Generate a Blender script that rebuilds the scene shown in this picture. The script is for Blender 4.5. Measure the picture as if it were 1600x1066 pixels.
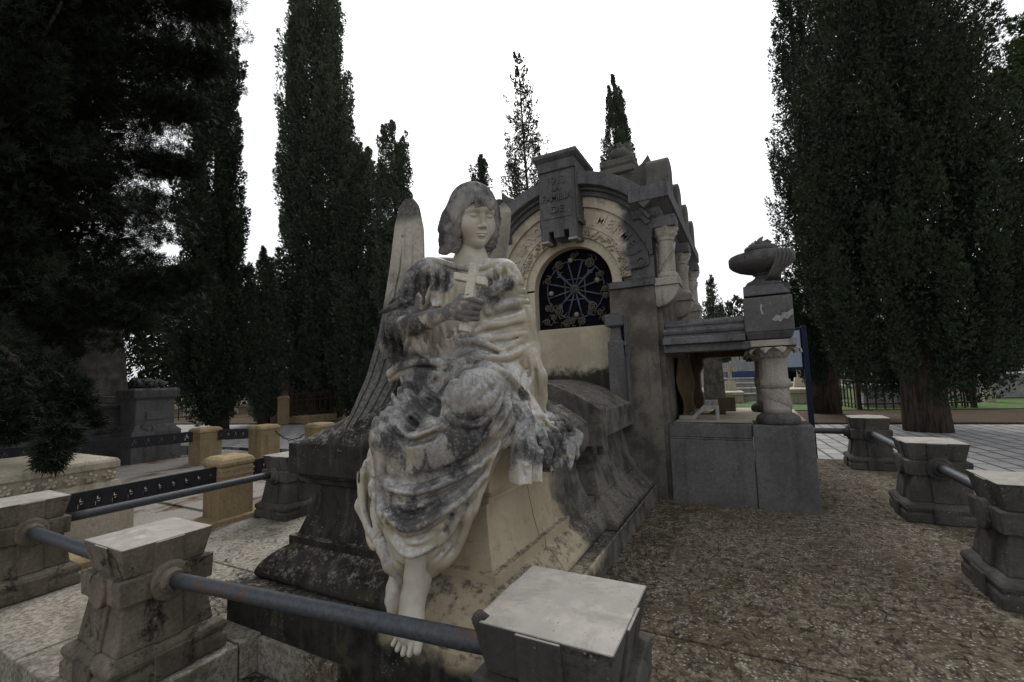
import bpy, math, random
import numpy as np
from mathutils import Vector, Matrix
sc = bpy.context.scene
for o in list(bpy.data.objects): bpy.data.objects.remove(o)
R = math.radians
# ---------------------------------------------------------------- camera
F_PX, YAW, PIT, ROL, EYE = 697.4, R(-27.664), R(4.753), R(-1.952), 1.12
_f = np.array([math.sin(YAW)*math.cos(PIT), math.cos(YAW)*math.cos(PIT), math.sin(PIT)])
_r = np.array([math.cos(YAW), -math.sin(YAW), 0.0]); _u = np.cross(_r, _f)
_c, _s = math.cos(ROL), math.sin(ROL)
CR, CU, CF = _c*_r + _s*_u, -_s*_r + _c*_u, _f
CAMP = np.array([0, 0, EYE])
cam = bpy.data.cameras.new('camera'); co = bpy.data.objects.new('camera', cam)
sc.collection.objects.link(co)
co.matrix_world = Matrix(((CR[0], CU[0], -CF[0], 0), (CR[1], CU[1], -CF[1], 0), (CR[2], CU[2], -CF[2], EYE), (0, 0, 0, 1)))
cam.sensor_width = 36; cam.lens = F_PX*36/1600; cam.clip_start = .05; cam.clip_end = 2000
sc.camera = co
# ---------------------------------------------------------------- sky, sun, exposure
SUN_EL, SUN_AZ = R(46), R(-24)          # behind thin cloud, beyond the mausoleum
w = bpy.data.worlds.new("World"); sc.world = w; w.use_nodes = True
nt = w.node_tree; nt.nodes.clear()
sky = nt.nodes.new('ShaderNodeTexSky'); sky.sky_type = 'NISHITA'; sky.sun_disc = False
sky.sun_elevation = SUN_EL; sky.sun_rotation = SUN_AZ; sky.dust_density = 4.0; sky.air_density = 1.0; sky.ozone_density = 1.0
hs = nt.nodes.new('ShaderNodeHueSaturation'); hs.inputs['Saturation'].default_value = .12
tc = nt.nodes.new('ShaderNodeTexCoord'); nz = nt.nodes.new('ShaderNodeTexNoise'); nz.inputs['Scale'].default_value = 2.2; nz.inputs['Detail'].default_value = 5
mr = nt.nodes.new('ShaderNodeMapRange'); mr.inputs['From Min'].default_value = .3; mr.inputs['From Max'].default_value = .7
mr.inputs['To Min'].default_value = .92; mr.inputs['To Max'].default_value = 1.08
mx = nt.nodes.new('ShaderNodeMixRGB'); mx.blend_type = 'MULTIPLY'; mx.inputs[0].default_value = 1
mc = nt.nodes.new('ShaderNodeMixRGB'); mc.inputs[0].default_value = .5; mc.inputs[2].default_value = (6.6, 6.8, 7.1, 1)   # the even cloud sheet
bg = nt.nodes.new('ShaderNodeBackground'); bg.inputs['Strength'].default_value = .15
ow = nt.nodes.new('ShaderNodeOutputWorld'); L = nt.links.new
L(sky.outputs[0], hs.inputs['Color']); L(hs.outputs[0], mc.inputs[1]); L(mc.outputs[0], mx.inputs[1]); L(tc.outputs['Generated'], nz.inputs['Vector'])
L(nz.outputs['Fac'], mr.inputs['Value']); L(mr.outputs[0], mx.inputs[2]); L(mx.outputs[0], bg.inputs['Color']); L(bg.outputs[0], ow.inputs['Surface'])
sl = bpy.data.lights.new('sun', 'SUN'); sl.energy = 1.5; sl.angle = R(28); sl.color = (1, .96, .9)
so = bpy.data.objects.new('sun', sl); sc.collection.objects.link(so)
_sd = Vector((math.sin(SUN_AZ)*math.cos(SUN_EL), math.cos(SUN_AZ)*math.cos(SUN_EL), math.sin(SUN_EL)))
so.rotation_euler = _sd.to_track_quat('Z', 'Y').to_euler()
sc.view_settings.view_transform = 'Standard'; sc.view_settings.look = 'None'
sc.view_settings.exposure = 0.2; sc.view_settings.gamma = 1
sc.cycles.max_bounces = 6; sc.cycles.diffuse_bounces = 2

# ---------------------------------------------------------------- helpers
C = sc.collection
def P(u, v, y):                      # point of the plane at depth y under photo position (u, v)
    d = CR*(u-800)/F_PX - CU*(v-533)/F_PX + CF
    return CAMP + d*(y/d[1])
def PX(u, v, x):
    d = CR*(u-800)/F_PX - CU*(v-533)/F_PX + CF
    return CAMP + d*(x/d[0])
def tag(o, label=None, cat=None, group=None, kind=None):
    if label: o['label'] = label
    if cat: o['category'] = cat
    if group: o['group'] = group
    if kind: o['kind'] = kind
    return o
def thing(name, label, cat, loc=(0, 0, 0), rz=0, group=None):
    o = bpy.data.objects.new(name, None); C.objects.link(o); o.empty_display_size = .1
    o.location = loc; o.rotation_euler = (0, 0, rz)
    return tag(o, label, cat, group)
def link(name, me, mat, parent=None, smooth=False, bevel=0):
    o = bpy.data.objects.new(name, me); C.objects.link(o)
    if mat: me.materials.append(mat)
    if parent is not None: o.parent = parent
    if smooth: me.polygons.foreach_set('use_smooth', np.ones(len(me.polygons), dtype=bool))
    if bevel:
        b = o.modifiers.new('bevel', 'BEVEL'); b.width = bevel; b.segments = 2; b.limit_method = 'ANGLE'; b.angle_limit = R(35)
    return o
def copy_tree(o, parent=None):
    c = o.copy(); C.objects.link(c)
    if parent is not None: c.parent = parent
    for ch in list(o.children): copy_tree(ch, c)
    return c
class MB:
    def __init__(s): s.v = []; s.f = []
    def add(s, vs, fs):
        n = len(s.v); s.v += [tuple(map(float, p)) for p in vs]; s.f += [tuple(i+n for i in f) for f in fs]; return s
    def box(s, x0, x1, y0, y1, z0, z1):
        return s.frus(x0, x1, y0, y1, z0, x0, x1, y0, y1, z1)
    def frus(s, x0, x1, y0, y1, z0, X0, X1, Y0, Y1, z1):
        v = [(x0, y0, z0), (x1, y0, z0), (x1, y1, z0), (x0, y1, z0), (X0, Y0, z1), (X1, Y0, z1), (X1, Y1, z1), (X0, Y1, z1)]
        return s.add(v, [(3, 2, 1, 0), (4, 5, 6, 7), (0, 1, 5, 4), (1, 2, 6, 5), (2, 3, 7, 6), (3, 0, 4, 7)])
    def prism(s, pts, a0, a1, ax='y'):            # polygon of (a,b) extruded along an axis
        n = len(pts)
        m = {'y': lambda p, t: (p[0], t, p[1]), 'x': lambda p, t: (t, p[0], p[1]), 'z': lambda p, t: (p[0], p[1], t)}[ax]
        ar = sum(pts[i][0]*pts[(i+1) % n][1]-pts[(i+1) % n][0]*pts[i][1] for i in range(n))
        if (ar > 0) != (ax == 'y'): pts = pts[::-1]
        v = [m(p, a0) for p in pts]+[m(p, a1) for p in pts]
        f = [tuple(range(n-1, -1, -1)), tuple(range(n, 2*n))]+[(i, (i+1) % n, n+(i+1) % n, n+i) for i in range(n)]
        return s.add(v, f)
    def loop_stack(s, loops, cap=True, closed=True):   # list of rings with equal counts
        n = len(loops[0]); v = [p for l in loops for p in l]; f = []
        for i in range(len(loops)-1):
            for j in range(n if closed else n-1):
                k = (j+1) % n; f.append((i*n+j, i*n+k, (i+1)*n+k, (i+1)*n+j))
        if cap: f += [tuple(range(n-1, -1, -1)), tuple((len(loops)-1)*n+j for j in range(n))]
        return s.add(v, f)
    def rects(s, prof, x0, x1, y0, y1):           # rectangle offset by prof (offset, z): mouldings all round
        return s.loop_stack([[(x0-o, y0-o, z), (x1+o, y0-o, z), (x1+o, y1+o, z), (x0-o, y1+o, z)] for o, z in prof])
    def lathe(s, prof, cx=0, cy=0, n=28, wob=None):
        return s.loop_stack([[(cx+r*(1 if not wob else wob(2*math.pi*j/n, z))*math.cos(2*math.pi*j/n), cy+r*(1 if not wob else wob(2*math.pi*j/n, z))*math.sin(2*math.pi*j/n), z) for j in range(n)] for r, z in prof])
    def tube(s, pts, rad, n=10):
        pts = [Vector(p) for p in pts]; rad = rad if hasattr(rad, '__len__') else [rad]*len(pts); loops = []; up = None
        for i, p in enumerate(pts):
            t = (pts[min(i+1, len(pts)-1)]-pts[max(i-1, 0)]).normalized()
            if up is None: up = t.orthogonal().normalized()
            up = (up-t*up.dot(t)).normalized(); b = t.cross(up)
            loops.append([tuple(p+(up*math.cos(2*math.pi*j/n)+b*math.sin(2*math.pi*j/n))*rad[i]) for j in range(n)])
        return s.loop_stack(loops)
    def ring(s, cx, cz, r0, r1, a0, a1, y0, y1, n=40):  # flat arch ring in the xz plane; r1 may be a function of the angle
        fn = r1 if callable(r1) else (lambda a: r1)
        lo = []
        for i in range(n+1):
            a = a0+(a1-a0)*i/n; c, q = math.cos(a), math.sin(a); ro = fn(a)
            lo.append([(cx+r0*c, y0, cz+r0*q), (cx+ro*c, y0, cz+ro*q), (cx+ro*c, y1, cz+ro*q), (cx+r0*c, y1, cz+r0*q)])
        return s.loop_stack(lo)
    def mesh(s, name):
        me = bpy.data.meshes.new(name); me.from_pydata(s.v, [], s.f); me.validate(); me.update()
        import bmesh
        bm = bmesh.new(); bm.from_mesh(me); bmesh.ops.recalc_face_normals(bm, faces=bm.faces); bm.to_mesh(me); bm.free()
        return me
    def build(s, name, mat, parent=None, smooth=False, bevel=0):
        return link(name, s.mesh(name), mat, parent, smooth, bevel)
def npmesh(name, v, f):
    v = np.asarray(v, np.float32); f = np.asarray(f, np.int32); k = f.shape[1]
    me = bpy.data.meshes.new(name); me.vertices.add(len(v)); me.vertices.foreach_set('co', v.ravel())
    me.loops.add(f.size); me.loops.foreach_set('vertex_index', f.ravel())
    me.polygons.add(len(f)); me.polygons.foreach_set('loop_start', np.arange(0, f.size, k, dtype=np.int32))
    try: me.polygons.foreach_set('loop_total', np.full(len(f), k, np.int32))
    except Exception: pass
    me.update(calc_edges=True); return me

# ---------------------------------------------------------------- materials
class NT:
    def __init__(s, name):
        s.m = bpy.data.materials.new(name); s.m.use_nodes = True; s.t = s.m.node_tree; s.b = s.t.nodes['Principled BSDF']
        s.geo = s.t.nodes.new('ShaderNodeNewGeometry'); s.pos = s.geo.outputs['Position']
    def n(s, typ, ins=(), **kw):
        x = s.t.nodes.new(typ)
        for k, v in kw.items(): setattr(x, k, v)
        for k, v in dict(ins).items():
            if isinstance(v, bpy.types.NodeSocket): s.t.links.new(v, x.inputs[k])
            else: x.inputs[k].default_value = v
        return x
    def noise(s, scale, detail=4, rough=.55, dist=0, vec=None):
        return s.n('ShaderNodeTexNoise', {'Vector': vec or s.pos, 'Scale': scale, 'Detail': detail, 'Roughness': rough, 'Distortion': dist}).outputs['Fac']
    def scaled(s, v): return s.n('ShaderNodeVectorMath', {0: s.pos, 1: v}, operation='MULTIPLY').outputs[0]
    def vor(s, scale, rnd=1, feature='F1', out='Distance', vec=None):
        return s.n('ShaderNodeTexVoronoi', {'Vector': vec or s.pos, 'Scale': scale, 'Randomness': rnd}, feature=feature).outputs[out]
    def mr(s, v, a, b, lo=0., hi=1.): return s.n('ShaderNodeMapRange', {'Value': v, 'From Min': a, 'From Max': b, 'To Min': lo, 'To Max': hi}, interpolation_type='SMOOTHSTEP' ).outputs[0]
    def mul(s, a, b): return s.n('ShaderNodeMath', {0: a, 1: b}, operation='MULTIPLY').outputs[0]
    def addv(s, a, b): return s.n('ShaderNodeMath', {0: a, 1: b}, operation='ADD').outputs[0]
    def mx(s, f, a, b):
        a = (*a, 1) if isinstance(a, tuple) and len(a) == 3 else a; b = (*b, 1) if isinstance(b, tuple) and len(b) == 3 else b
        return s.n('ShaderNodeMixRGB', {0: f, 1: a, 2: b}).outputs[0]
    def up(s): return s.n('ShaderNodeSeparateXYZ', {0: s.geo.outputs['Normal']}).outputs['Z']
    def xyz(s, i): return s.n('ShaderNodeSeparateXYZ', {0: s.pos}).outputs[i]
    def done(s, col, rough=.85, bump=None, bs=.3, bd=.01, spec=.3, metal=0):
        def put(k, v):
            if isinstance(v, bpy.types.NodeSocket): s.t.links.new(v, s.b.inputs[k])
            else: s.b.inputs[k].default_value = (*v, 1) if isinstance(v, tuple) and len(v) == 3 else v
        put('Base Color', col); put('Roughness', rough); put('Metallic', metal); put('Specular IOR Level', spec)
        if bump is not None:
            bn = s.n('ShaderNodeBump', {'Height': bump, 'Strength': bs, 'Distance': bd}); s.t.links.new(bn.outputs[0], s.b.inputs['Normal'])
        return s.m
def stone(name, light, mid, dark, stain=.5, up=.5, spots=.5, scale=1., lich=(.36, .36, .31), bs=.4, streak=.5, rough=.9):
    """weathered stone: tone noise, rain streaks, dark crust (more on ledges), lichen specks"""
    t = NT(name)
    big = t.noise(2.3*scale, 6, .62); fine = t.noise(38*scale, 5, .65); grain = t.noise(220*scale, 2)
    col = t.mx(t.mr(big, .35, .66), mid, light)
    st = t.noise(1, 4, .6, vec=t.scaled((9*scale, 9*scale, .9*scale)))
    col = t.mx(t.mul(t.mr(st, .5, .72), streak), col, dark)
    k = t.addv(t.addv(t.noise(4.2*scale, 8, .7, .6), t.mul(t.up(), up*.3)), t.mul(fine, .25))
    col = t.mx(t.mr(k, .86-stain*.42, 1.0-stain*.42), col, dark)
    col = t.mx(t.mul(t.mr(fine, .3, .75), .38), col, t.mx(.5, dark, (.02, .018, .014)))
    sp = t.mul(t.mr(t.vor(34*scale), .22, .12), t.mr(t.noise(5*scale, 4), .5, .66))
    col = t.mx(t.mul(sp, spots), col, lich)
    sp2 = t.mul(t.mr(t.vor(90*scale), .2, .1), t.mr(t.noise(3.1*scale, 3), .48, .62))
    col = t.mx(t.mul(sp2, spots*.8), col, (.02, .018, .015))
    return t.done(col, rough, t.addv(t.mul(fine, .6), t.mul(grain, .25)), bs, .012)
M = {}
M['granite'] = stone('weathered_grey_stone', (.15, .145, .145), (.10, .098, .10), (.035, .035, .038), .35, .5, .5)
M['pier'] = stone('speckled_render', (.185, .168, .142), (.085, .077, .066), (.04, .037, .033), .38, .2, .4, 2.4)
M['cornice'] = stone('dark_cornice_stone', (.165, .165, .172), (.11, .11, .117), (.04, .04, .043), .36, .5, .6)
M['roof'] = stone('mossy_roof_stone', (.14, .135, .12), (.09, .088, .08), (.035, .035, .03), .45, .4, .9, 1.3, (.16, .155, .07))
M['post'] = stone('post_limestone', (.20, .168, .128), (.098, .083, .063), (.016, .0145, .012), .48, .1, .35, 1.5)
M['postdark'] = stone('lichened_post_stone', (.105, .099, .09), (.055, .052, .047), (.014, .0135, .012), .42, -.2, .6, 1.5, (.4, .4, .37))
def m_top():
    t = NT('rain_washed_stone'); f = t.noise(40, 5, .65); b = t.noise(5, 5, .6)
    col = t.mx(t.mr(b, .35, .65), (.29, .27, .245), (.38, .355, .32)); col = t.mx(t.mul(t.mr(f, .35, .7), .35), col, (.22, .2, .18))
    bl = t.mul(t.mr(t.addv(t.addv(t.vor(11), t.mul(t.noise(16, 5, .7), .5)), -.25), .30, .16), t.mr(t.noise(4, 3), .42, .58)) if 1 else t.mul(t.mr(t.addv(t.vor(13), t.mul(t.noise(30, 4), .12)), .36, .28), t.mr(t.noise(4, 3), .45, .55)); col = t.mx(t.mul(t.mr(t.noise(5, 7, .75, .5), .47, .62), .6), col, (.19, .175, .15)); col = t.mx(t.mul(t.mr(t.noise(11, 6, .7), .55, .68), .5), col, (.44, .42, .385)); col = t.mx(t.mul(bl, .4), col, t.mx(t.mr(t.noise(3), .45, .55), (.47, .40, .34), (.56, .53, .47)))
    sp = t.mul(t.mr(t.vor(70), .14, .08), t.mr(t.noise(6, 3), .5, .6)); col = t.mx(sp, col, (.06, .05, .04))
    return t.done(col, .7, f, .2, .006)
M['posttop'] = m_top()
M['cream'] = stone('cream_marble', (.56, .50, .385), (.49, .43, .33), (.25, .21, .15), .06, .1, .12, 1.2, (.6, .56, .48), .15, .35)
M['ycol'] = stone('ochre_limestone', (.37, .285, .165), (.30, .225, .125), (.10, .075, .045), .22, .2, .2, 1.2, (.5, .42, .25), .2)
M['white'] = stone('pale_limestone', (.55, .5, .4), (.45, .4, .31), (.2, .17, .13), .14, .1, .3, 1.4, (.6, .57, .5), .2)
M['shaft'] = stone('pinkish_column_marble', (.40, .365, .32), (.30, .272, .24), (.10, .09, .082), .2, .2, .2, 1.5, (.5, .47, .42), .2)
def m_panel():
    t = NT('mould_edged_cream_panel'); b = t.noise(3, 6, .6); f = t.noise(30, 5, .65)
    col = t.mx(t.mr(b, .35, .65), (.36, .315, .235), (.47, .42, .325)); col = t.mx(t.mul(t.mr(f, .4, .7), .25), col, (.25, .21, .15))
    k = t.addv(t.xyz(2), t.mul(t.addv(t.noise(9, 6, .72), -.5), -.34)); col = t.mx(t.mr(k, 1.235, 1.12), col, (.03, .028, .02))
    st = t.noise(1, 4, .6, vec=t.scaled((14, 14, 1))); col = t.mx(t.mul(t.mr(st, .54, .72), .3), col, (.16, .135, .1))
    return t.done(col, .8, f, .15, .006)
M['panel_cream'] = m_panel()
def m_letter():
    t = NT('arch_band_marble'); big = t.noise(5, 6, .65); fine = t.noise(45, 4, .6)
    col = t.mx(t.mr(big, .35, .65), (.36, .32, .25), (.52, .47, .375))
    k = t.addv(t.xyz(0), t.mul(t.noise(7, 5, .65), .35))
    col = t.mx(t.mr(k, -.84, -.72), col, (.07, .07, .073))
    k2 = t.addv(t.mul(t.xyz(2), -1), t.mul(big, .5))
    col = t.mx(t.mul(t.mr(t.noise(9, 6, .7), .55, .68), .55), col, (.14, .11, .075))
    return t.done(col, .85, fine, .3, .01)
M['letter'] = m_letter()
def m_tomb():
    t = NT('tomb_limestone'); big = t.noise(2.6, 6, .62); fine = t.noise(42, 5, .65)
    x, y, z = t.xyz(0), t.xyz(1), t.xyz(2)
    cream = t.mx(t.mr(big, .35, .65), (.36, .30, .205), (.47, .40, .285))
    wob = t.mul(t.addv(t.noise(3.5, 6, .6), -.5), .9)
    # the part kept dry under the statue stays cream, the rest carries a dark crust
    a = t.addv(x, wob); inx = t.mr(a, -1.50, -1.40)
    iny = t.mr(t.addv(y, t.mul(wob, .8)), 2.62, 2.42)
    low = t.mr(t.addv(z, t.mul(wob, .5)), .03, .14)
    keep = t.mul(t.mul(inx, iny), low)
    back = t.mr(t.addv(y, wob), 1.9, 2.9); n5 = t.mr(t.noise(5, 7, .7, .5), .38, .62)
    grey = t.mx(back, t.mx(n5, (.007, .0065, .0055), (.03, .027, .022)), t.mx(n5, (.045, .041, .036), (.15, .137, .118)))
    grey = t.mx(t.mul(t.mr(t.noise(1, 4, .6, vec=t.scaled((11, 11, 1.2))), .5, .72), t.mr(back, 0, 1, .3, .6)), grey, (.15, .14, .125))
    col = t.mx(keep, grey, cream)
    jn = None
    for yj in (2.18, 3.62):
        dj = t.n('ShaderNodeMath', {0: t.addv(t.addv(y, -yj), t.mul(t.addv(t.noise(6), -.5), .05))}, operation='ABSOLUTE').outputs[0]; q = t.mr(dj, .0055, .002); jn = q if jn is None else t.addv(jn, q)
    col = t.mx(t.mul(jn, t.mr(x, -1.3, -1.25, 0, .85)), col, (.03, .025, .02))
    up = t.up()
    lich = t.mr(t.addv(t.noise(16, 7, .75), t.mul(up, .12)), .56, .68)
    crust = t.mul(lich, t.mr(up, .15, .6))
    col = t.mx(t.mul(crust, .75), col, t.mx(t.mr(t.noise(60, 3), .42, .6), (.05, .035, .025), (.24, .22, .19)))
    moss = t.mul(t.mr(t.noise(7, 6, .7), .56, .66), t.mr(z, .42, .2))
    col = t.mx(t.mul(moss, .7), col, (.05, .05, .022))
    sp = t.mul(t.mr(t.vor(60), .2, .1), t.mr(t.noise(4), .5, .62)); col = t.mx(t.mul(sp, .6), col, (.33, .32, .29))
    return t.done(col, .9, t.addv(fine, t.mul(lich, .4)), .45, .012)
M['tomb'] = m_tomb()
def blobs(t, items, wob, SC=1.):
    """soft union of stain patches; items are (centre, radius)"""
    out = None
    for c, r in items:
        d = t.n('ShaderNodeVectorMath', {0: t.pos, 1: tuple(float(x) for x in c)}, operation='DISTANCE').outputs['Value']
        k = t.mr(t.addv(d, wob), r*1.5*SC, r*.6*SC); out = k if out is None else t.n('ShaderNodeMath', {0: out, 1: k}, operation='MAXIMUM').outputs[0]
    return out
def m_statue():
    t = NT('weathered_statue_marble'); big = t.noise(3.4, 6, .6); fine = t.noise(60, 5, .65); mid = t.noise(15, 6, .7, .5)
    ivory = t.mx(t.mr(big, .36, .64), (.30, .255, .18), (.48, .43, .345))
    washed = t.mx(t.mr(fine, .35, .65), (.36, .355, .34), (.56, .545, .51))
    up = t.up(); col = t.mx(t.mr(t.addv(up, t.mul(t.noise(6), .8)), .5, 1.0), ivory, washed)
    wob = t.mul(t.addv(t.addv(t.noise(7, 6, .68), t.mul(mid, .5)), -.75), .26)
    grey = blobs(t, [(P(640, 470, 1.84), .13), (P(660, 430, 1.9), .10), (P(615, 535, 1.82), .12), (P(640, 640, 1.55), .20), (P(700, 620, 1.65), .20), (P(745, 620, 1.5), .14), (P(650, 590, 1.8), .14), (P(840, 690, 1.75), .14), (P(885, 690, 2.15), .15), (P(770, 455, 1.95), .10), (P(700, 430, 1.9), .09), (P(620, 470, 1.85), .14), (P(720, 560, 1.8), .12), (P(600, 760, 1.42), .10), (P(690, 760, 1.42), .13), (P(790, 620, 1.7), .12)], wob, 1.12)
    col = t.mx(t.mul(grey, .74), col, t.mx(t.mr(fine, .3, .7), (.10, .10, .105), (.27, .265, .26)))
    dark = blobs(t, [(P(620, 480, 1.82), .085), (P(650, 455, 1.86), .06), (P(690, 440, 1.87), .045), (P(612, 525, 1.80), .08), (P(625, 548, 1.83), .06), (P(660, 500, 1.72), .05),
        (P(655, 655, 1.48), .055), (P(680, 635, 1.55), .06), (P(690, 600, 1.72), .05), (P(725, 690, 1.42), .085), (P(690, 715, 1.40), .05), (P(655, 720, 1.38), .035), (P(605, 690, 1.40), .045), (P(640, 735, 1.36), .04), (P(600, 670, 1.43), .03),
        (P(640, 805, 1.36), .05), (P(675, 792, 1.37), .045), (P(612, 795, 1.36), .04), (P(705, 775, 1.38), .03), (P(770, 460, 1.92), .05), (P(800, 448, 1.98), .04), (P(838, 705, 1.66), .06), (P(850, 735, 1.75), .05), (P(868, 690, 1.9), .05), (P(838, 650, 1.85), .03), (P(815, 610, 1.85), .03), (P(730, 588, 1.70), .04), (P(660, 578, 1.8), .04), (P(700, 575, 1.78), .03), (P(740, 555, 1.8), .035), (P(575, 790, 1.52), .03), (P(640, 600, 1.70), .06), (P(600, 640, 1.55), .05), (P(660, 625, 1.6), .05), (P(760, 690, 1.48), .05), (P(590, 470, 1.85), .06), (P(640, 475, 1.83), .09), (P(620, 510, 1.79), .09), (P(645, 500, 1.74), .06), (P(600, 500, 1.82), .07), (P(655, 430, 1.88), .05), (P(615, 730, 1.37), .035), (P(660, 745, 1.36), .05), (P(710, 730, 1.40), .05), (P(735, 655, 1.45), .04), (P(795, 640, 1.70), .03), (P(860, 720, 1.82), .05), (P(885, 670, 2.2), .05)], wob, 1.28)
    clean = blobs(t, [(P(640, 715, 1.37), .045), (P(645, 690, 1.39), .03), (P(684, 722, 1.39), .035), (P(680, 700, 1.40), .025), (P(660, 790, 1.35), .03), (P(610, 735, 1.37), .03)], wob, 1.0)
    dark = t.mul(dark, t.mr(clean, 0, 1, 1, .12))
    col = t.mx(t.mul(dark, t.mr(mid, .25, .5, .7, .95)), col, t.mx(t.mr(t.noise(75, 3), .5, .68), (.028, .027, .029), (.13, .128, .125)))
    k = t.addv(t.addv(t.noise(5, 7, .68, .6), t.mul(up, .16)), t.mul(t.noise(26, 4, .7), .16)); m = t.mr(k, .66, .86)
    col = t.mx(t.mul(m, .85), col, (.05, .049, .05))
    dr = t.mr(t.noise(1, 5, .65, vec=t.scaled((16, 16, 1.6))), .58, .74); col = t.mx(t.mul(dr, .4), col, (.085, .08, .072))
    sp = t.mul(t.mr(t.vor(85), .2, .1), t.mr(t.noise(6), .5, .62)); col = t.mx(t.mul(sp, .5), col, (.5, .49, .46))
    return t.done(col, .62, fine, .18, .006, .4)
M['statue'] = m_statue()
def m_skin():
    t = NT('smooth_statue_marble'); big = t.noise(5, 6, .6); fine = t.noise(70, 4, .6)
    col = t.mx(t.mr(big, .36, .64), (.36, .325, .26), (.50, .465, .40))
    z, x = t.xyz(2), t.xyz(0)
    arm = t.mul(t.mr(z, 1.62, 1.55), t.mr(z, .7, .85))
    m = t.mr(t.addv(t.addv(t.noise(7, 6, .65), t.mul(t.up(), .16)), t.mul(arm, .34)), .72, .88)
    col = t.mx(t.mul(m, .85), col, (.06, .058, .06))
    return t.done(col, .55, fine, .12, .005, .4)
M['skin'] = m_skin()
def m_hair():
    t = NT('weathered_hair_marble')
    k = t.addv(t.noise(9, 6, .65), t.mul(t.up(), .14))
    col = t.mx(t.mr(k, .40, .64), (.26, .245, .23), (.055, .054, .06))
    return t.done(col, .8, t.noise(60, 4), .25, .008)
M['hair'] = m_hair()
M['cross'] = stone('pale_cross_marble', (.6, .56, .48), (.52, .48, .4), (.3, .26, .2), .04, 0, .1, 2, (.6, .57, .5), .12, .2)
def m_wing():
    t = NT('wing_marble'); big = t.noise(4, 6, .6); fine = t.noise(50, 5, .65); z, x = t.xyz(2), t.xyz(0)
    col = t.mx(t.mr(big, .35, .65), (.27, .245, .205), (.43, .40, .345)); col = t.mx(t.mul(t.mr(fine, .35, .7), .35), col, (.12, .11, .1))
    k = t.addv(t.mul(z, -1), t.mul(t.noise(6, 6, .68), .55)); m = t.mr(k, -1.52, -1.12)
    m2 = t.mul(t.mr(t.addv(t.noise(7, 6, .7), t.mul(x, -.12)), .80, .90), .8); m3 = t.mr(t.addv(z, t.mul(big, .12)), 2.17, 2.24)
    for q in (m, m2, m3): col = t.mx(t.mul(q, .9), col, t.mx(t.mr(fine, .4, .65), (.035, .034, .036), (.12, .118, .115)))
    st = t.noise(1, 4, .6, vec=t.scaled((30, 30, 2))); col = t.mx(t.mul(t.mr(st, .52, .7), .4), col, (.06, .058, .056))
    return t.done(col, .8, fine, .25, .006)
M['wing'] = m_wing()
def m_slab():
    t = NT('lichened_slab'); f1 = t.noise(26, 8, .78, .3); big = t.noise(1.7, 5, .6)
    v = t.vor(64); v2 = t.vor(23)
    x = t.xyz(0)
    base = t.mx(t.mr(f1, .38, .62), (.036, .028, .019), (.185, .15, .105))
    base = t.mx(t.mul(t.mr(big, .42, .66), .7), base, (.07, .052, .028))
    moss = t.mul(t.mr(t.noise(2.6, 6, .7, .4), .54, .64), t.mr(t.noise(22, 5), .4, .6)); base = t.mx(t.mul(moss, .7), base, (.052, .045, .018))
    wh = t.mul(t.mr(t.vor(58), .42, .22), t.mr(t.noise(8, 6, .75), .42, .58)); base = t.mx(t.mul(wh, .9), base, t.mx(t.mr(t.noise(150, 2), .4, .6), (.22, .20, .165), (.44, .42, .375)))
    pale = t.mul(t.mr(t.addv(t.vor(12), t.mul(t.addv(t.noise(50, 4), -.5), .5)), .34, .22), t.mr(t.noise(3.3, 3), .54, .62)); base = t.mx(t.mul(pale, .5), base, t.mx(t.mr(f1, .4, .6), (.15, .145, .095), (.33, .31, .22)))
    pits = t.mr(t.noise(85, 5, .75), .55, .62); base = t.mx(t.mul(pits, .85), base, (.018, .014, .011))
    # the left and front slabs are cleaner
    clean = t.mx(t.mr(t.noise(40, 7, .75), .36, .6), (.115, .102, .082), (.31, .285, .24))
    clean = t.mx(t.mul(t.mr(t.noise(3.2, 6, .7), .5, .64), .75), clean, (.1, .085, .065))
    clean = t.mx(t.mr(t.noise(90, 4, .7), .58, .66), clean, (.06, .05, .04))
    col = t.mx(t.mr(t.addv(x, t.mul(big, .2)), -1.7, -1.9), base, clean)
    return t.done(col, .95, t.addv(f1, t.mul(v, -.4)), .35, .008)
M['slab'] = m_slab()
def m_dirt():
    t = NT('needle_litter'); a = t.noise(3, 7, .7); b = t.noise(60, 5, .75)
    col = t.mx(t.mr(a, .42, .58), (.30, .275, .24), (.11, .065, .035)); col = t.mx(t.mul(t.mr(b, .45, .65), .7), col, (.05, .032, .02))
    return t.done(col, 1, b, .6, .02)
M['dirt'] = m_dirt()
def m_plot():
    t = NT('dusty_plot_slab'); a = t.noise(2.2, 7, .7, .5, t.scaled((1, .5, 1))); b = t.noise(80, 5, .75)
    col = t.mx(t.mr(a, .5, .62), (.33, .31, .285), (.105, .06, .035)); col = t.mx(t.mul(t.mr(b, .48, .66), .6), col, (.06, .045, .03))
    return t.done(col, 1, b, .6, .015)
M['plot'] = m_plot()
def m_fringe():
    t = NT('brown_needle_bed'); b = t.noise(30, 6, .75); a = t.noise(1.1, 5, .6)
    col = t.mx(t.mr(b, .35, .65), (.03, .02, .013), (.095, .058, .034)); col = t.mx(t.mr(a, .56, .64), col, (.05, .09, .02))
    return t.done(col, 1, b, .6, .02)
M['needles'] = m_fringe()
def m_grass():
    t = NT('grass'); b = t.noise(12, 6, .75); a = t.noise(.5, 5, .6)
    col = t.mx(t.mr(b, .35, .65), (.045, .085, .02), (.10, .16, .05)); col = t.mx(t.mul(t.mr(a, .5, .65), .7), col, (.12, .10, .06))
    return t.done(col, 1, b, .6, .03)
M['grass'] = m_grass()
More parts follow.
